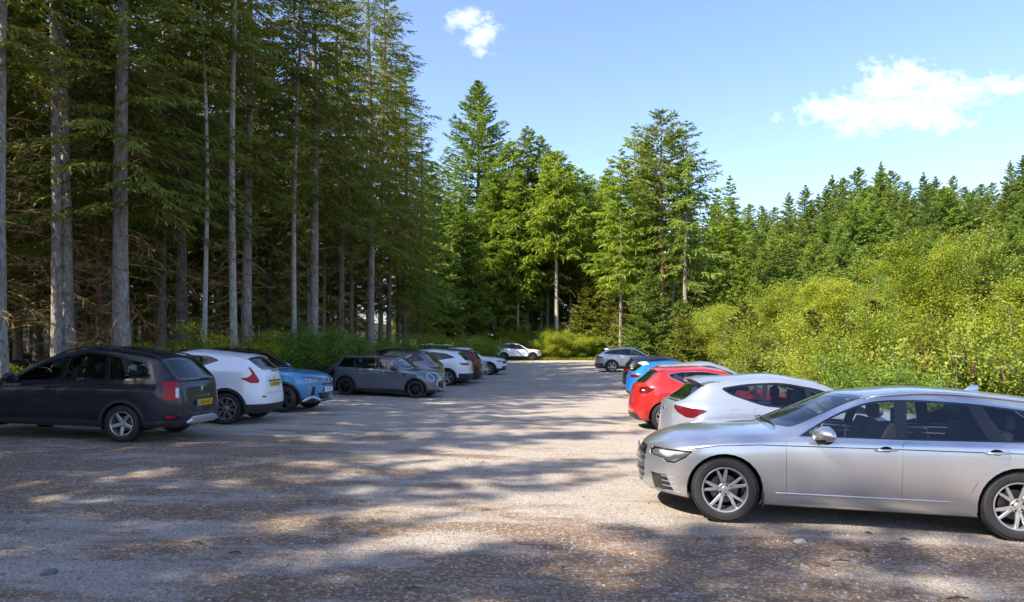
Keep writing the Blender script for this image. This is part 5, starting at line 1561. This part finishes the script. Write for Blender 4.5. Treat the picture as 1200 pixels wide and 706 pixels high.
def left_forest():
    G = 'spruces standing along the left edge of the car park'
    # px, Y, stem radius, H, crown base, crown radius, bark, leanx, label
    near = [
        (2, 17.0, .14, 19, 8.5, 2.0, 'grey', -.004, 'bare grey spruce stem at the left border of the photo, behind the dark estate'),
        (67, 19.0, .135, 21, 11.0, 2.1, 'grey', -.012, 'slimmer left stem of the twin spruces behind the dark estate'),
        (79, 19.4, .175, 22.5, 11.0, 2.4, 'grey', -.014, 'thicker right stem of the twin spruces behind the dark estate'),
        (116, 20.5, .06, 13, 9.5, 1.2, 'red', -.006, 'thin reddish dead-straight stem between the twin spruces and the thickest trunk'),
        (143, 20.0, .235, 22, 5.6, 3.6, 'grey', -.008, 'thickest grey trunk with dark green boughs above the dark estate'),
        (214, 23.5, .20, 21, 6.2, 3.3, 'dark', -.006, 'dark spruce trunk leaning slightly left above the rear of the dark estate'),
        (239, 22.0, .075, 17, 10.5, 1.3, 'pale', -.002, 'thin pale stem behind the white crossover'),
        (275, 23.0, .12, 21, 11.0, 1.8, 'pale', -.004, 'slim pale lichened stem rising bare behind the white crossover roof'),
        (289, 26.0, .20, 22, 7.5, 2.8, 'grey', .002, 'broad grey spruce trunk just right of the slim lichened stem'),
        (345, 27.0, .10, 19, 11.0, 1.7, 'pale', .006, 'slender straight pale stem above the blue crossover'),
        (368, 29.0, .19, 22, 7.0, 3.0, 'grey', 0, 'grey spruce trunk behind the broom bushes above the blue crossover'),
        (399, 32.0, .14, 21, 7.0, 2.6, 'dark', 0, 'dark slim spruce between the blue crossover and the slate hatchback'),
        (434, 34.5, .19, 25.5, 7.0, 4.2, 'grey', 0, 'tall spruce above the slate hatchback whose boughs meet the open sky'),
        (455, 39.0, .15, 23, 6.0, 2.8, 'dark', 0, 'spruce with a dark stem behind the slate hatchback bonnet'),
        (474, 44.0, .16, 21, 4.5, 2.8, 'dark', 0, 'bushy spruce above the bronze SUV, right of the tall edge spruce'),
        (492, 50.0, .16, 19, 3.2, 2.7, 'dark', 0, 'lower dark spruce closing the left wood above the white SUV with slim tail lamps'),
    ]
    for i, (px, Y, r, H, cb, rad, bk, ln, lab) in enumerate(near):
        big = rad > 2.5
        t = conifer('spruce_tree', 100 + i, H, cb, rad, r, 'spruce' if Y < 40 else 'spruce_mid', bk, nwh=int((H - cb) / .36), per=7 if big else 5, twigs=19 if big else 12, twl=.40, tww=.030, dead=int(50 + 8 * cb) if r > .08 else 16, lean=(ln, 0), sub=4, droop=.5, hang=.40, open_=.12, deadz=(1.5, cb + 7))
        x = X(px, Y); stand(t, x, Y, rz=0)
        tag(t, lab, 'tree', G)
    # the wood behind: repeats of a few dense trees
    protos = []
    for k, (H, cb, rad, r, bk) in enumerate([(20, 5.0, 2.9, .15, 'dark'), (22, 7.0, 3.0, .19, 'grey'), (17, 3.2, 2.5, .11, 'dark'), (19, 8.5, 2.1, .12, 'grey')]):
        protos.append(conifer('spruce_tree', 300 + k, H, cb, rad, r, 'spruce', bk, nwh=int((H - cb) / .45), per=7, twigs=13, twl=.55, tww=.046, dead=90, sub=2, open_=.14, droop=.5, hang=.4, deadz=(1.0, cb + 4)))
    pts = []
    rng = np.random.default_rng(5)
    tries = 0
    while len(pts) < 165 and tries < 19000:
        tries += 1
        y = rng.uniform(13, 72); e = lin(LEFT_EDGE, y); depth = rng.random() ** 1.35 * 68 + 1.8; x = e - depth
        if x / y < -1.02: continue
        if y > 50 and x > -14: continue
        if x < -13 and abs(y - (18.6 + (x + 12.5) * .667)) < (1.7 if x > -17 else 3.2): continue
        if any((x - X(q[0], q[1])) ** 2 + (y - q[1]) ** 2 < 2.4 for q in near): continue
        # keep the stems of the edge trees free of a second stem right in front of them
        if depth < 5 and y < 32: continue
        if any((x - a) ** 2 + (y - b) ** 2 < 4.6 for a, b in pts): continue
        pts.append((x, y))
    for i, (x, y) in enumerate(pts):
        k = int(rng.integers(0, 4)); o = protos[k] if not protos[k].get('label') else copy_tree(protos[k])
        s = rng.uniform(.88, 1.12); dz_ = lin(LEFT_EDGE, y) - x; s *= 1 + .22 * smooth(3, 16, dz_) * (1 - smooth(46, 60, y)); stand(o, x, y, sc=(min(s, 1.1), min(s, 1.1), s * rng.uniform(.92, 1.08)))
        tag(o, 'spruce deep in the shaded wood behind the left row of cars', 'tree', 'spruces inside the left wood')
    # trees beside and behind the camera's left that cast the shade over the near gravel
    sh = []
    rs = np.random.default_rng(77)
    for (x0, h0, y0, y1, st) in ((-13.2, 18.0, -15, 12, 2.7), (-16.8, 21.0, -17, 20, 2.9), (-21, 25.0, -20, 26, 3.4), (-26, 28, -22, 32, 4.0)):
        y = y0 + rs.uniform(0, 1.5)
        while y < y1:
            yl = 18.6 + (x0 + 12.5) * .667      # leave the sun a way in to the mossy floor beside the dark estate
            if abs(y - yl) < (1.5 if x0 > -18 else 3.3): y += 1.0; continue
            if x0 < -16 and y > 10 and abs(y - yl) > 2: h0_ = h0 + 2.2
            else: h0_ = h0
            sh.append((x0 + rs.normal(0, .7), y, h0_ + rs.normal(0, 1.9) + (2.2 if y < -4.5 + (x0 + 13.2) * .65 else -.6))); y += st * rs.uniform(.7, 1.4)
    sh += [(-17.5, -4.3, 18.5), (-13.5, -1.9, 13.5), (-15.2, -3.2, 15.5)]
    for i, (x, y, H) in enumerate(sh):
        src = protos[i % 4]; o = copy_tree(src); h0 = [20, 22, 17, 19][i % 4]
        s = H / h0; w_ = min(1.0, s * .95); stand(o, x, y, sc=(w_, w_, s)); tag(o, 'spruce beside the lane, left of the view', 'tree', 'spruces beside the lane outside the view')

def far_wood():
    G = 'tall conifers beyond the far end of the car park'
    big = conifer('spruce_tree', 500, top_h(97, 76, X(560, 76)), 3.5, 8.8, .42, 'spruce_mid', 'dark', nwh=62, per=9, twigs=20, twl=1.0, tww=.085, dead=20, sub=3, droop=.36, tip=.7, lift=.16, shape=.80, hang=.25, ragged=.22)
    stand(big, X(560, 76), 76, rz=0); tag(big, 'tallest blue-green spruce with a pointed top beyond the far end of the car park', 'tree', G)
    lar = [(598, 74, 166, 'feathery light green larch right of the tallest spruce'), (618, 76, 150, 'light green larch with the highest pair of tips right of the tallest spruce'), (634, 77, 160, 'larch with a grey bare stem above the far white SUV'),
           (653, 70, 178, 'larch with the palest thick stem above the far white SUV'), (668, 76, 192, 'larch right of the pale-stemmed one'), (690, 82, 206, 'low light green larch left of the pine group'), (706, 86, 212, 'larch half hidden behind the left stem of the pine group'), (580, 72, 208, 'yellow-green larch in front of the tallest spruce'), (607, 71, 200, 'slim larch whose bare pale stem stands behind the roof of the far white SUV'), (642, 75, 176, 'larch between the grey-stemmed and the pale-stemmed one'), (680, 78, 200, 'slim larch in the dip left of the pine group'), (713, 72, 200, 'slim larch with a thin pale stem left of the pine group'), (757, 68, 168, 'larch behind the orange-red pine stem')]
    for i, (px, Y, py, lab) in enumerate(lar):
        H = top_h(py, Y, X(px, Y))
        t = conifer('larch_tree', 520 + i, H, H * (.34 if i not in (3, 7) else (.5 if i == 3 else .22)), 3.1 if i < 8 else 2.5, (.20 if i != 3 else .22) if i < 8 else .14, 'spruce_mid' if i in (1, 6, 9) else 'larch', 'pale' if i in (2, 3, 8, 11) else 'grey', nwh=38, per=7, twigs=15, twl=.85, tww=.075, dead=30, sub=3, droop=.30, tip=.5, lift=.08, shape=.60, hang=.55, ragged=.4, open_=.10)
        stand(t, X(px, Y), Y); tag(t, lab, 'tree', G)
    sp = [(505, 62, 196, 3.0, 'dark spruce left of the tallest one'), (524, 70, 232, 2.0, 'short spruce at the left foot of the tallest one'), (540, 66, 236, 2.4, 'young pointed spruce in front of the tallest one')]
    for i, (px, Y, py, cb, lab) in enumerate(sp):
        t = conifer('spruce_tree', 540 + i, top_h(py, Y, X(px, Y)), cb, 3.2, .22, 'spruce_mid', 'dark', nwh=36, per=8, twigs=14, twl=.85, tww=.08, dead=40, sub=3, droop=.35, tip=.6, hang=.3)
        stand(t, X(px, Y), Y); tag(t, lab, 'tree', G)
    pi = [(727, 62, 176, 'larch_tree', 'larch', 'grey', .15, 3.0, 'thin bare-stemmed larch left of the pine group'), (745, 66, 148, 'larch_tree', 'larch', 'grey', .18, 3.1, 'tall larch between the thin larch and the red-barked pine'), (776, 61, 132, 'pine_tree', 'pine', 'pine', .24, 3.2, 'Scots pine with an orange-red stem, highest of the right group'),
          (788, 65, 146, 'larch_tree', 'pine', 'grey', .17, 2.6, 'narrow conifer just right of the orange-red pine stem'), (803, 60, 142, 'larch_tree', 'spruce_mid', 'grey', .2, 4.3, 'larch with long drooping boughs reaching right over the open sky')]
    for i, (px, Y, py, nm, mat, bk, r, rad, lab) in enumerate(pi):
        H = top_h(py, Y, X(px, Y))
        kw = dict(nwh=22, per=5, twigs=15, twl=.95, tww=.075, dead=36, sub=3, droop=.20, tip=.8, lift=.25, shape=.5, hang=.1, ragged=.5, open_=.3) if nm == 'pine_tree' else dict(nwh=30, per=6, twigs=15, twl=.75, tww=.066, dead=40, sub=3, droop=.48 if i == 4 else .34, tip=.5, lift=.06, shape=.62, hang=.5, ragged=.4, open_=.22)
        t = conifer(nm, 560 + i, H, H * (.55 if nm == 'pine_tree' else .34), rad, r, mat, bk, **kw)
        stand(t, X(px, Y), Y); tag(t, lab, 'tree', G)
    yg = [(762, 57, 312, 2.9, 'young bright spruce with branches to the ground right of the far white SUV'), (690, 70, 322, 2.6, 'dark young spruce under the larches'), (716, 68, 335, 2.3, 'small dark spruce left of the bright young one'), (735, 64, 352, 2.0, 'smallest young spruce at the far verge'), (800, 60, 350, 2.4, 'young spruce half hidden behind the bright young one')]
    for i, (px, Y, py, rad, lab) in enumerate(yg):
        H = top_h(py, Y, X(px, Y))
        t = conifer('spruce_tree', 580 + i, H, .25, rad, .08, 'spruce_mid' if i in (0, 4) else 'spruce', 'dark', nwh=22, per=8, twigs=13, twl=.62, tww=.07, dead=0, sub=3, droop=.28, tip=.8, lift=.22, hang=.2, shape=.9)
        stand(t, X(px, Y), Y); tag(t, lab, 'tree', 'young spruces at the far verge')
    # closed wood behind them
    pr = []
    for k, (H, cb, rad, mat) in enumerate([(21, 4.5, 3.1, 'spruce_mid'), (19, 3.0, 3.0, 'spruce'), (22, 8, 2.8, 'larch')]):
        pr.append(conifer(('spruce_tree', 'spruce_tree', 'larch_tree')[k], 600 + k, H, cb, rad, .17, mat, 'grey' if k == 2 else 'dark', nwh=30, per=7, twigs=12, twl=.9, tww=.085, dead=40, sub=2))
    rng = np.random.default_rng(8); pts = []
    while len(pts) < 62:
        px = rng.uniform(470, 860); Y = rng.uniform(78, 112); x = X(px, Y)
        if any((x - a) ** 2 + (Y - b) ** 2 < 6 for a, b in pts): continue
        pts.append((x, Y))
    for i, (x, y) in enumerate(pts):
        k = int(rng.choice([0, 1, 2], p=[.35, .2, .45])); o = pr[k] if not pr[k].get('label') else copy_tree(pr[k])
        s = rng.uniform(.78, 1.02); stand(o, x, y, sc=s)
        tag(o, ('spruce' if k < 2 else 'larch') + ' in the closed wood behind the tall conifers at the far end', 'tree', 'conifers in the wood behind the far end')

def hillside():
    pr = []
    for k, (H, rad, mat, sh, hg) in enumerate([(17, 4.5, 'hill', .86, .25), (18, 5.0, 'hill', .80, .3), (15, 4.6, 'hill_light', .66, .5), (13, 4.4, 'hill_light', .55, .4)]):
        pr.append(conifer('hill_conifer' if k < 2 else 'larch_tree', 700 + k, H, .8, rad, .18, mat, 'dark', nwh=36, per=9, twigs=14, twl=1.0, tww=.10, dead=0, sub=2, droop=.35, tip=.6, shape=sh, hang=hg, lift=.15, ragged=.35))  # dark hill trees are plain conifers, not told apart as firs
    Hs = [17, 18, 15, 13]
    rng = np.random.default_rng(21)
    def skyline(px): return lin([(820, 262), (862, 236), (900, 232), (940, 228), (975, 214), (1010, 208), (1060, 207), (1100, 210), (1160, 206), (1210, 200), (1300, 196)], px)
    rows = [(128, 0, 17, (0, 1)), (112, 12, 20, (0, 1, 2)), (96, 34, 26, (0, 1, 2, 2)), (82, 60, 30, (2, 1, 2)), (70, 88, 36, (2, 3, 2)), (60, 116, 42, (3, 2, 3))]
    n = 0
    for (Y0, dy, step, kinds) in rows:
        px = 838 if Y0 > 70 else 850
        while px < 1330:
            Y = Y0 + rng.uniform(-5, 5); x = X(px, Y); py = skyline(px) + dy + rng.normal(0, 9 if dy == 0 else 12)
            if Y0 < 75 and px > 1230: px += step; continue
            k = int(rng.choice(kinds)); H = top_h(py, Y, x)
            o = pr[k] if not pr[k].get('label') else copy_tree(pr[k])
            s = H / Hs[k]; w = min(1.25, max(.72, s)) * rng.uniform(.78, 1.15)
            stand(o, x, Y, sc=(w, w, s))
            if dy == 0: tag(o, 'dark pointed conifer on the skyline of the wooded hill', 'tree', 'conifers on the hill skyline')
            else: tag(o, ('dark conifer' if k < 2 else 'paler larch') + ' on the wooded slope behind the bright shrubs', 'tree', 'conifers on the slope')
            px += step * rng.uniform(.75, 1.3)
            n += 1

def shrubs():
    G = 'shrubs and young trees behind the right row of cars'
    # young birches and other single trees: px, Y, top, spread, mat, bark, label
    tr = [(1062, 23, 250, 2.7, 'birch', 'dark', 'tallest yellow-green young birch above the roof of the silver estate'), (985, 27, 300, 1.9, 'birch', 'dark', 'young birch left of the tallest one'), (905, 33, 312, 1.8, 'birch', 'pale', 'thin young birch above the pale silver hatchback'),
          (1125, 24, 268, 1.9, 'scrub', 'dark', 'young birch with bare pale branches right of the tallest birch'), (1170, 22, 262, 2.0, 'scrub', 'dark', 'dull green young tree near the right border of the photo'), (1205, 19, 292, 1.9, 'birch', 'dark', 'yellow-green young tree at the right border of the photo'),
          (1030, 31, 285, 2.0, 'birch', 'dark', 'young birch behind and left of the tallest one'), (955, 36, 318, 1.9, 'willow', 'dark', 'light green young birch above the middle of the hatchback roof'), (1105, 33, 262, 2.2, 'birch', 'dark', 'broad young birch behind the bare-branched one')]
    tr += [(878, 21, 352, .9, 'birch', 'pale', 'slim sapling above the tail of the pale silver hatchback'), (930, 19, 356, .9, 'willow', 'dark', 'sapling behind the pink foxgloves'), (968, 17.5, 362, .9, 'birch', 'pale', 'sapling at the right end of the hatchback roof'), (1008, 18, 348, 1.0, 'willow', 'dark', 'sapling above the windscreen of the silver estate'), (1042, 19.5, 330, 1.0, 'birch', 'pale', 'pale-stemmed sapling above the front door of the silver estate'),
           (1086, 17, 352, 1.0, 'birch', 'dark', 'sapling above the rear door of the silver estate'), (1140, 16.5, 344, 1.0, 'willow', 'pale', 'sapling above the roof fin of the silver estate'), (1185, 16, 330, 1.0, 'birch', 'pale', 'pale-stemmed sapling by the right border of the photo'), (845, 30, 348, 1.0, 'willow', 'dark', 'sapling at the left end of the thicket')]
    for i, (px, Y, py, sp, mat, bk, lab) in enumerate(tr):
        H = top_h(py, Y, X(px, Y))
        o = broad('birch_tree', 800 + i, H, sp, mat, bk, stems=1, leaves=(40000 if sp > 2.5 else 24000) if sp > 1.2 else 8000, ls=.052 if sp > 1.2 else .042, stem_r=.055 if sp > 1.2 else .03, clump=.16, low=.10, narrow=.7, twiggy=44, upright=.2)
        stand(o, X(px, Y), Y); tag(o, lab, 'tree', G)
    protos = [broad('willow_shrub', 820, 3.6, 1.9, 'willow', 'dark', stems=9, leaves=30000, ls=.054, clump=.15, narrow=.62, twiggy=9), broad('willow_shrub', 821, 3.0, 1.7, 'birch', 'dark', stems=8, leaves=26000, ls=.048, clump=.14, narrow=.7, twiggy=8),
              broad('gorse_bush', 822, 1.7, 1.3, 'gorse', 'dark', stems=12, leaves=15000, ls=.075, clump=.13, narrow=.22, twiggy=8, upright=.9), broad('bramble_shrub', 823, 1.5, 1.4, 'scrub', 'dark', stems=12, leaves=15000, ls=.055, clump=.2, narrow=.6, twiggy=6), broad('broom_shrub', 824, 2.2, 1.4, 'dry', 'red', stems=11, leaves=9000, ls=.055, clump=.2, narrow=.45, twiggy=8)]
    Hp = [3.6, 3.0, 1.7, 1.5, 2.2]
    rng = np.random.default_rng(31); n = 0
    def put(k, px, Y, py, lab, w=None, grp=G):
        x = X(px, Y); H = top_h(py, Y, x); o = protos[k] if not protos[k].get('label') else copy_tree(protos[k])
        s = max(.4, H / Hp[k]); ww = w or min(1.5, max(.8, s)); stand(o, x, Y, sc=(ww, ww, s)); tag(o, lab, 'shrub', grp); return o
    KN = ['leafy willow', 'yellow-green birch scrub', 'feathery green gorse', 'low bramble and nettle', 'brownish dry broom']
    # a band along the right edge, nearest row low, further rows taller
    tops = [(690, 388), (790, 366), (830, 352), (870, 338), (920, 330), (960, 316), (1010, 318), (1060, 300), (1110, 300), (1160, 328), (1210, 322), (1300, 318)]
    for (row, dy, y0, y1, kinds, step) in (('rear', 0, 34, 44, (0, 1, 0, 2), 25), ('middle', 34, 22, 30, (0, 1, 2, 1, 4), 38), ('front', 84, 14.5, 19, (2, 3, 2, 3, 4), 50)):  # gorse added to the rear and middle rows to make dark gaps
        px = 838 if row == 'rear' else (872 if row == 'middle' else 900)
        while px < 1330:
            u = (px - 830) / 400; Y = y1 + (y0 - y1) * min(1, max(0, u)) + rng.uniform(-1.2, 1.2); x = X(px, Y)
            Y = max(Y, 12.5)
            if X(px, Y) < lin(RIGHT_EDGE, Y) + .7: Y = max(Y, (lin(RIGHT_EDGE, Y) + 1.2) * FPX / (px - 600))
            py = lin(tops, px) + dy + rng.normal(0, 9); k = int(rng.choice(kinds))
            if px > 1120 and row != 'rear' and rng.random() < .3: k = 4
            put(k, px, Y, min(py, 425), f'{KN[k]} shrub in the {row} row of the sunny thicket on the right', grp=f'{KN[k]} shrubs, {row} of the thicket')
            px += step * rng.uniform(.7, 1.25)
    dk = conifer('spruce_tree', 850, 3.2, .15, 1.2, .04, 'spruce', 'dark', nwh=16, per=8, twigs=12, twl=.36, tww=.035, dead=0, sub=3, droop=.28, tip=.8, lift=.22, hang=.2, shape=.9)  # dark spruces added for contrast, as darker sections between the bright shrubs
    for i, (px, Y, py, lab) in enumerate([(872, 27, 356, 'small dark spruce added for contrast in the thicket left of the foxgloves'), (952, 23, 366, 'small dark spruce added for contrast in the thicket above the hatchback roof'), (1024, 22, 356, 'small dark spruce added for contrast in the thicket above the windscreen of the silver estate'), (1092, 20, 366, 'small dark spruce added for contrast in the thicket above the rear door of the silver estate'), (1150, 20.5, 330, 'small dark spruce added for contrast in the thicket above the roof fin'), (800, 44, 366, 'small dark spruce added for contrast at the far left end of the thicket')]):
        o = dk if i == 0 else copy_tree(dk); h_ = top_h(py, Y, X(px, Y)); stand(o, X(px, Y), Y, sc=(1.15, 1.15, h_ / 3.2)); tag(o, lab, 'tree', G)
    put(2, 1040, 15.5, 404, 'broad grey-green gorse bush just above the silver estate roof', w=1.25)
    # belt of bushes along the far verge
    px = 632
    while px < 850:
        Y = 66.5 + rng.uniform(-1, 1) - max(0, px - 790) * .22
        k = int(rng.choice([0, 1, 3, 2])); put(k, px, Y, lin([(630, 392), (660, 386), (720, 394), (770, 388), (800, 372), (850, 360)], px) + rng.normal(0, 4), f'{KN[k]} bush along the sunny far verge', grp=f'{KN[k]} bushes along the far verge', w=1.35)
        px += rng.uniform(9, 15)
    for px, Y, py, k in ((575, 69, 380, 0), (596, 70, 376, 1), (622, 71, 374, 0), (641, 70.5, 378, 2), (664, 71, 372, 0), (684, 72, 374, 1), (704, 71, 376, 0), (724, 71, 372, 1)):
        put(k, px, Y, py, f'{KN[k]} growing at the foot of the conifers behind the far verge', grp=f'{KN[k]} at the foot of the far conifers', w=1.4)
    # dark broom bushes under the left edge trees
    lb = [(262, 21.5, 374, 1, 'bright young bush catching the sun behind the white crossover'), (308, 24.5, 388, 2, 'dark broom bush behind the windscreen of the blue crossover'), (330, 26, 380, 2, 'rounded broom bush above the bonnet of the blue crossover'), (352, 27.5, 374, 2, 'tallest dark broom bush between the blue crossover and the slate hatchback'), (376, 28.5, 378, 2, 'broom bush left of the slate hatchback'),
          (400, 30.5, 384, 2, 'broom bush behind the tail of the slate hatchback'), (425, 31.5, 388, 2, 'broom bush behind the slate hatchback roof'), (452, 35, 388, 2, 'broom bush left of the bronze SUV'), (478, 38, 390, 0, 'green willow bush behind the bronze SUV'), (505, 41, 384, 0, 'tall willow bush behind the bronze SUV bonnet'), (530, 45, 384, 0, 'willow bush above the white SUV with slim tail lamps'),
          (552, 50, 388, 1, 'pale bush behind the bike carriers'), (574, 55, 392, 2, 'broom bush left of the far white SUV'), (600, 66.5, 388, 1, 'bush behind the far white SUV'), (618, 67.5, 390, 2, 'broom bush at the right end of the far white SUV'), (290, 26, 394, 2, 'low broom bush behind the white crossover tail')]
    for px, Y, py, k, lab in lb: put(k, px, Y, py, lab, w=1.5 if Y < 40 else 1.2, grp='bushes under the left edge of the wood')
    # foxgloves and umbels
    for i, (px, Y, py, kind) in enumerate([(933, 20, 408, 'f'), (938, 20.4, 412, 'f'), (1141, 15.5, 420, 'f'), (1176, 15.2, 424, 'f'), (865, 22, 424, 'u'), (1120, 14.6, 418, 'u'), (884, 21, 420, 'u')]):
        H = top_h(py, Y, X(px, Y)); rr = np.random.default_rng(900 + i)
        root = empty('foxglove' if kind == 'f' else 'hogweed')
        b = bmesh.new(); tube(b, [(0, 0, 0), (.02, 0, H * .5), (0, .02, H)], [.012, .009, .004], 5); from_bm('stem', b, BK['dark'], root)
        n = 60
        if kind == 'f':
            z = rr.uniform(.68, 1, n) * H; a = rr.uniform(0, 6.28, n); B = np.stack([.02 * np.cos(a), .02 * np.sin(a), z], 1); d = unit(np.stack([np.cos(a), np.sin(a), -.6 + 0 * a], 1))
            V, F = kites(B, d, unit(rr.normal(0, 1, (n, 3))), rr.uniform(.03, .055, n), np.full(n, .016), rr)
        else:
            a = rr.uniform(0, 6.28, n); r_ = .13 * np.sqrt(rr.random(n)); B = np.stack([r_ * np.cos(a), r_ * np.sin(a), H + 0 * a], 1); d = unit(np.stack([np.cos(a), np.sin(a), .2 + 0 * a], 1))
            V, F = kites(B, d, np.tile([0, 0, 1.], (n, 1)), np.full(n, .06), np.full(n, .028), rr)
        from_np('flower', V, F, LM['pink' if kind == 'f' else 'cream'], root, colattr=np.repeat(rr.random(n), 4))
        stand(root, X(px, Y), Y)
        tag(root, ('pink foxglove spike' if kind == 'f' else 'white flat-headed hogweed') + ' standing in the sunny thicket on the right', 'flower', 'foxgloves in the thicket' if kind == 'f' else 'hogweed heads in the thicket')

def ground_cover():
    rng = np.random.default_rng(41)
    def scatter(n, f):
        out = []
        while len(out) < n:
            p = f()
            if p is not None: out.append((p[0], p[1], ground_z(p[0], p[1]) - .01))
        return out
    far = scatter(15000, lambda: (rng.uniform(-12, 14), 64.6 + abs(rng.normal(0, 1.6))))
    def lf():
        y = rng.uniform(12, 64); x = lin(LEFT_EDGE, y) - abs(rng.normal(0, 1.6)) + .1
        return x, y
    def rf():
        y = rng.uniform(9, 64); x = lin(RIGHT_EDGE, y) + abs(rng.normal(0, 1.5)) - .1
        return x, y
    tag(blades('grass', rng, far + scatter(11000, lf) + scatter(11000, rf), .12, .42, .018, 'grass', .55, 2), 'long green grass along the edges of the car park', 'grass', kind='stuff')
    def fl():
        x, y = rng.uniform(-34, -10.5), rng.uniform(14, 34)
        if math.sin(x * .9 + y * .4) + math.sin(x * .37 - y * .8) + rng.normal(0, .4) < -.3: return None
        return (x, y) if x < lin(LEFT_EDGE, y) - .4 else None
    tag(blades('fern_undergrowth', rng, scatter(16000, fl), .18, .55, .035, 'fern', .9, 2), 'yellow-green ferns and moss on the floor of the left wood', 'undergrowth', kind='stuff')
    # loose stones on the gravel near the camera
    def stones(name, n, ymax, s0, s1, mat, label):
        ico = bmesh.new(); bmesh.ops.create_icosphere(ico, subdivisions=1, radius=1)
        bv = np.array([v.co[:] for v in ico.verts]); bf = np.array([[v.index for v in f.verts] for f in ico.faces]); ico.free()
        Y = 2.6 + (ymax - 2.6) * rng.random(n) ** 1.7; x = (rng.random(n) * 1.7 - .85) * Y
        x = np.clip(x, -11, 9.3); s = s0 + (s1 - s0) * rng.random(n) ** 4
        V = bv[None] * (1 + rng.normal(0, .16, (n, len(bv), 1))) * s[:, None, None] * np.array([1, 1, .55]) * rng.uniform(.7, 1.3, (n, 1, 3))
        a = rng.uniform(0, 6.28, n); c, sn = np.cos(a)[:, None], np.sin(a)[:, None]
        V = np.stack([V[..., 0] * c - V[..., 1] * sn, V[..., 0] * sn + V[..., 1] * c, V[..., 2]], -1)
        z = np.array([ground_z(a_, b_) + .012 * math.sin(a_ * 2.1 + 1.3 * math.sin(b_ * .9)) * math.sin(b_ * 1.7 + a_ * .6) + .006 * math.sin(a_ * 5.1) * math.sin(b_ * 4.3) for a_, b_ in zip(x, Y)])
        V += np.stack([x, Y, z + s * .12], 1)[:, None]
        F = (bf[None] + (np.arange(n) * len(bv))[:, None, None]).reshape(-1, 3)
        o = from_np(name, V.reshape(-1, 3), F, mat, colattr=np.repeat(rng.random(n), len(bv)))
        tag(o, label, 'stones', kind='stuff')
    def stonemat():
        m = bpy.data.materials.new('stone'); n, l = nt(m); b = n['Principled BSDF']; b.inputs['Roughness'].default_value = .85
        at = n.new('ShaderNodeAttribute'); at.attribute_name = 'tone'; r = n.new('ShaderNodeValToRGB'); e = r.color_ramp.elements
        e[0].color = (.13, .115, .105, 1); e[1].color = (.42, .39, .36, 1); e.new(.55).color = (.28, .255, .235, 1)
        l.new(at.outputs['Fac'], r.inputs[0]); l.new(r.outputs[0], b.inputs['Base Color']); return m
    sm = stonemat()
    stones('gravel', 30000, 15, .003, .016, sm, 'loose gravel stones scattered over the near car park')
    # fallen twigs and needles
    n = 2600; Y = 3 + 9 * rng.random(n) ** 1.4; x = np.clip((rng.random(n) * 1.6 - .8) * Y, -10.5, 8)
    P = np.stack([x, Y, [ground_z(a, b) + .016 for a, b in zip(x, Y)]], 1); a = rng.uniform(0, 6.28, n); d = unit(np.stack([np.cos(a), np.sin(a), rng.normal(0, .05, n)], 1))
    V, F = kites(P, d, np.tile([0, 0, 1.], (n, 1)), .02 + .13 * rng.random(n) ** 4, .0022 + .004 * rng.random(n) ** 3, rng)
    tag(from_np('needle_litter', V, F, LM['dead'], colattr=np.repeat(rng.random(n), 4)), 'brown fallen needles and bits of twig on the gravel', 'litter', kind='stuff')
    # single twigs, cones and stones one can point to
    for i, (px, py, L, a) in enumerate([(232, 638, .14, -.5), (276, 650, .11, .05), (484, 692, .10, .3), (1060, 634, .09, .1), (985, 659, .13, 0), (1122, 703, .16, .1), (965, 664, .10, 2.2), (818, 634, .09, 1.0), (570, 600, .12, .2), (420, 555, .14, -.6), (1000, 646, .12, -.3), (660, 668, .08, .8)]):
        g = gp(px, py); b = bmesh.new()
        tube(b, [(-L / 2, 0, .010), (0, .012, .014), (L / 2, -.01, .010)], [.006, .008, .004], 6); tube(b, [(0, .012, .014), (L * .2, L * .2, .02)], [.004, .002], 5)
        o = from_bm('fallen_twig', b, BK['dark']); o.location = (g.x, g.y, ground_z(g.x, g.y) + .006); o.rotation_euler = (0, 0, a)
        tag(o, 'short brown fallen twig lying on the near gravel', 'twig', 'fallen twigs on the gravel')
    for i, (px, py, s, lab) in enumerate([(937, 637, .045, 'pale angular stone in front of the door of the silver estate'), (57, 673, .05, 'flat dark blue-grey stone at the lower left of the gravel'), (1018, 626, .02, ''), (1016, 647, .02, '')]):
        g = gp(px, py); b = bmesh.new(); bmesh.ops.create_icosphere(b, subdivisions=2, radius=1); r_ = random.Random(i)
        if i < 2:
            for v in b.verts: v.co = Vector((v.co.x * s * 1.2, v.co.y * s, v.co.z * s * (.75 if i == 0 else .35))) * r_.uniform(.8, 1.15)
            o = from_bm('stone', b, pbr('stone_pale', (.42, .39, .36), .9) if i == 0 else pbr('stone_dark', (.13, .14, .16), .9), smooth=False)
            tag(o, lab, 'stone')
        else:
            for v in b.verts:
                q = 1 + .22 * math.sin(v.co.z * 14) * math.cos(4 * math.atan2(v.co.y, v.co.z)); v.co = Vector((v.co.x * s * 1.9, v.co.y * s * q, v.co.z * s * q))
            o = from_bm('pine_cone', b, BK['red'], smooth=False); tag(o, 'small brown cone lying on the sunlit gravel before the silver estate', 'cone', 'fallen cones')
        o.location = (g.x, g.y, ground_z(g.x, g.y) + s * .3); o.rotation_euler = (0, 0, i * 1.3)
# ------------------------------------------------------------------ put it together
build_camera()
build_sky()
build_ground()
build_cars()
left_forest()
far_wood()
hillside()
shrubs()
ground_cover()
